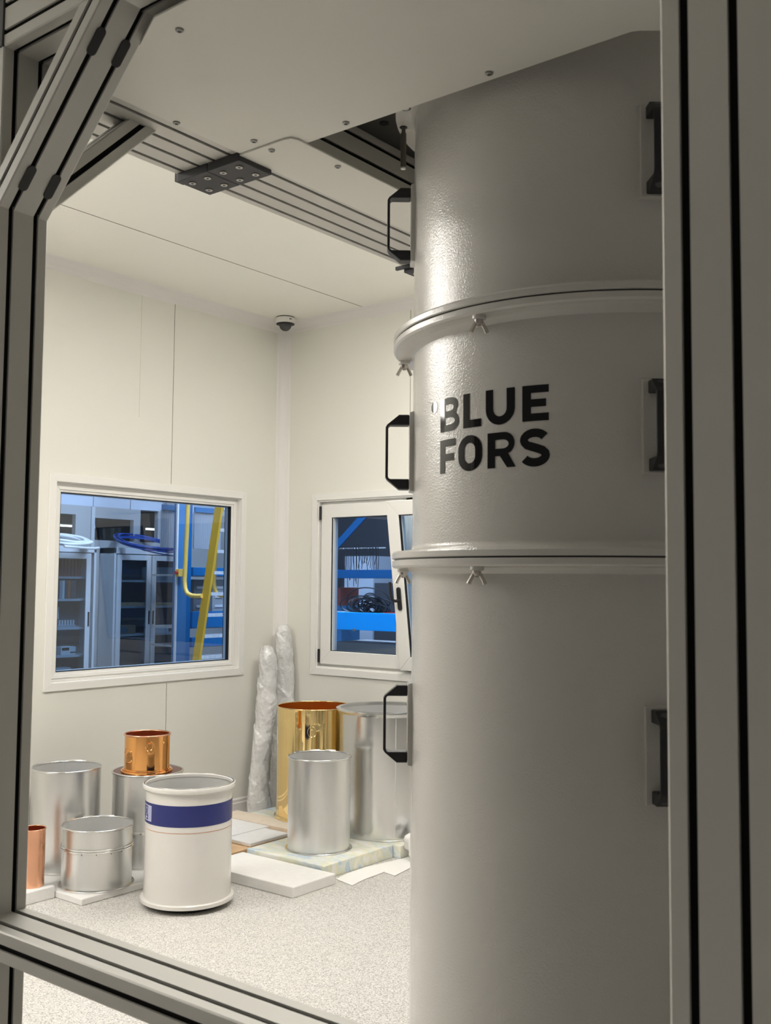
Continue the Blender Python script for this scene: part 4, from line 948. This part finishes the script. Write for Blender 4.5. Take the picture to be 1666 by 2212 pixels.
# things beyond the right window
r2 = empty('blue_workbench_rack', (6.95, 5.5, 0), 'bright blue rack beam close outside the tilted window', 'rack')
onebox('front_beam', 6.9, 6.96, 4.6, 6.6, 1.045, 1.195, 'bluelit', r2, 0.003); onebox('bench_top', 6.96, 7.6, 4.6, 6.6, 1.155, 1.178, 'elec', r2)
for y_ in (4.62, 6.52): onebox('bench_leg', 6.97, 7.03, y_, y_ + 0.06, 0, 1.154, 'blued', r2)
b = MB(); b.cyl((6.885, 5.72, 1.048), (6.9, 5.72, 1.048), 0.012, seg=12); b.build('beam_bolt', 'screw', r2)
rnd = random.Random(4); b = MB()
for k in range(26):
    R_ = rnd.uniform(.07, .16); cy_ = 5.68 + rnd.uniform(-.10, .10); cz = 1.182; sq = rnd.uniform(.35, .8); ph = rnd.uniform(0, PI)
    b.tube([(7.05 + R_ * 0.45 * math.cos(a + ph), cy_ + R_ * 1.25 * math.cos(a), max(1.184, cz + R_ * sq * (1 + math.sin(a)) * (0.75 if abs(cy_ - 5.68) > .06 else 1.0))) for a in [2 * PI * q / 30 for q in range(30)]], 0.0055, 6, closed=True)
tag(b.build('cable_pile', 'cblack'), 'tangled pile of black cables on the bright blue beam', 'cables')
b = MB()
for k in range(5): b.tube([(7.0 + 0.01 * k, 5.20 + 0.05 * q + rnd.uniform(-.01, .01), 1.186 + 0.012 * abs(math.sin(q * 1.3 + k))) for q in range(7)], 0.004, 6)
tag(b.build('red_cables', 'cred'), 'thin red cables lying right of the black cable pile', 'cables')
tag(onebox('paper_sheets', 7.0, 7.2, 5.86, 6.10, 1.1785, 1.186, 'white'), 'white papers lying left of the black cable pile', 'papers')
r3 = empty('blue_storage_rack', (8.0, 6.5, 0), 'blue storage rack with a diagonal brace further outside the tilted window', 'rack')
onebox('rack_beam', 8.0, 8.05, 5.4, 7.6, 1.495, 1.58, 'bluedk', r3, 0.003)
for y_ in (5.4, 7.5): onebox('rack_post', 8.06, 8.12, y_, y_ + 0.08, 0, 3.2, 'blued', r3)
b = MB(); p0 = Vector((7.97, 6.98, 1.72)); p1 = Vector((7.97, 6.10, 2.45)); d = p1 - p0; ang = math.atan2(d.z, -d.y)
b.box(-0.01, 0.01, -d.length - 0.4, 0.3, -0.035, 0.035, M=Matrix.Translation(p0) @ Matrix.Rotation(-ang, 4, 'X')); b.build('diagonal_brace', 'bluedk', r3)
# cable rail with hanging cables
ch = empty('cable_rail', (8.25, 6.7, 1.5), 'metal rail with many short black cables hanging from it outside the tilted window', 'cable rail')
onebox('rail_post', 8.24, 8.26, 7.38, 7.4, 0, 1.8, 'galv', ch); onebox('rail_bar', 8.24, 8.26, 6.45, 7.4, 1.80, 1.812, 'galv', ch); pass
b = MB()
for k in range(46):
    y_ = 6.5 + 0.85 * k / 46 + rnd.uniform(-.008, .008); L = rnd.uniform(.18, .42) if 12 < k < 40 else rnd.uniform(.12, .24)
    b.tube([(8.23, y_ + 0.025, 1.78), (8.21, y_ + 0.015, 1.812), (8.20, y_, 1.80), (8.20, y_ - 0.004, 1.78 - L * .5), (8.20, y_ + rnd.uniform(-.02, .02), 1.78 - L)], 0.0035, 5)
o = b.build('hanging_cables', 'cblack', ch); o['kind'] = 'stuff'
onebox('light_locker', 9.0, 9.5, 7.20, 7.62, 0.0, 1.75, 'hwall'); tag(bpy.data.objects['light_locker'], 'pale grey locker behind the hanging cables', 'locker')
tag(onebox('grey_machine', 9.0, 9.6, 6.3, 7.18, 0.0, 1.45, 'hdark'), 'dark machine housing right of the pale locker', 'machine')
tag(onebox('red_crate', 8.3, 8.6, 7.08, 7.24, 1.21, 1.40, 'bind1'), 'dark red crate at the left edge of the tilted window view', 'crate')
tag(onebox('crate_stand', 8.3, 8.6, 7.06, 7.26, 0.0, 1.209, 'blued'), 'blue stand under the dark red crate', 'stand')
b = MB(); b.box(10.4, 10.45, 4.5, 9.6, 0, 2.6); struct(b.build('wall_hall_side', 'hdark'), 'dark wall of the hall beyond the racks')
e = empty('wall_light', (9.4, 7.0, 2.1), 'small bright rectangular lamp seen through the tilted window', 'lamp')
onebox('housing', 10.36, 10.398, 7.62, 7.70, 1.80, 1.98, 'cab', e); onebox('lamp_tube', 10.345, 10.358, 7.64, 7.685, 1.81, 1.97, emat('small_light', (0.95, 0.97, 1), 2.2), e)
r4 = empty('pallet_stack', (7.7, 5.6, 0), 'stack of grey and tan boards under the bright blue beam', 'boards')
onebox('board', 7.4, 7.9, 4.8, 6.4, 0.80, 0.90, 'elec', r4); onebox('board', 7.3, 7.9, 4.7, 6.6, 0.70, 0.78, 'board', r4); onebox('board', 7.45, 7.9, 4.9, 6.5, 0.0, 0.69, 'hdark', r4)
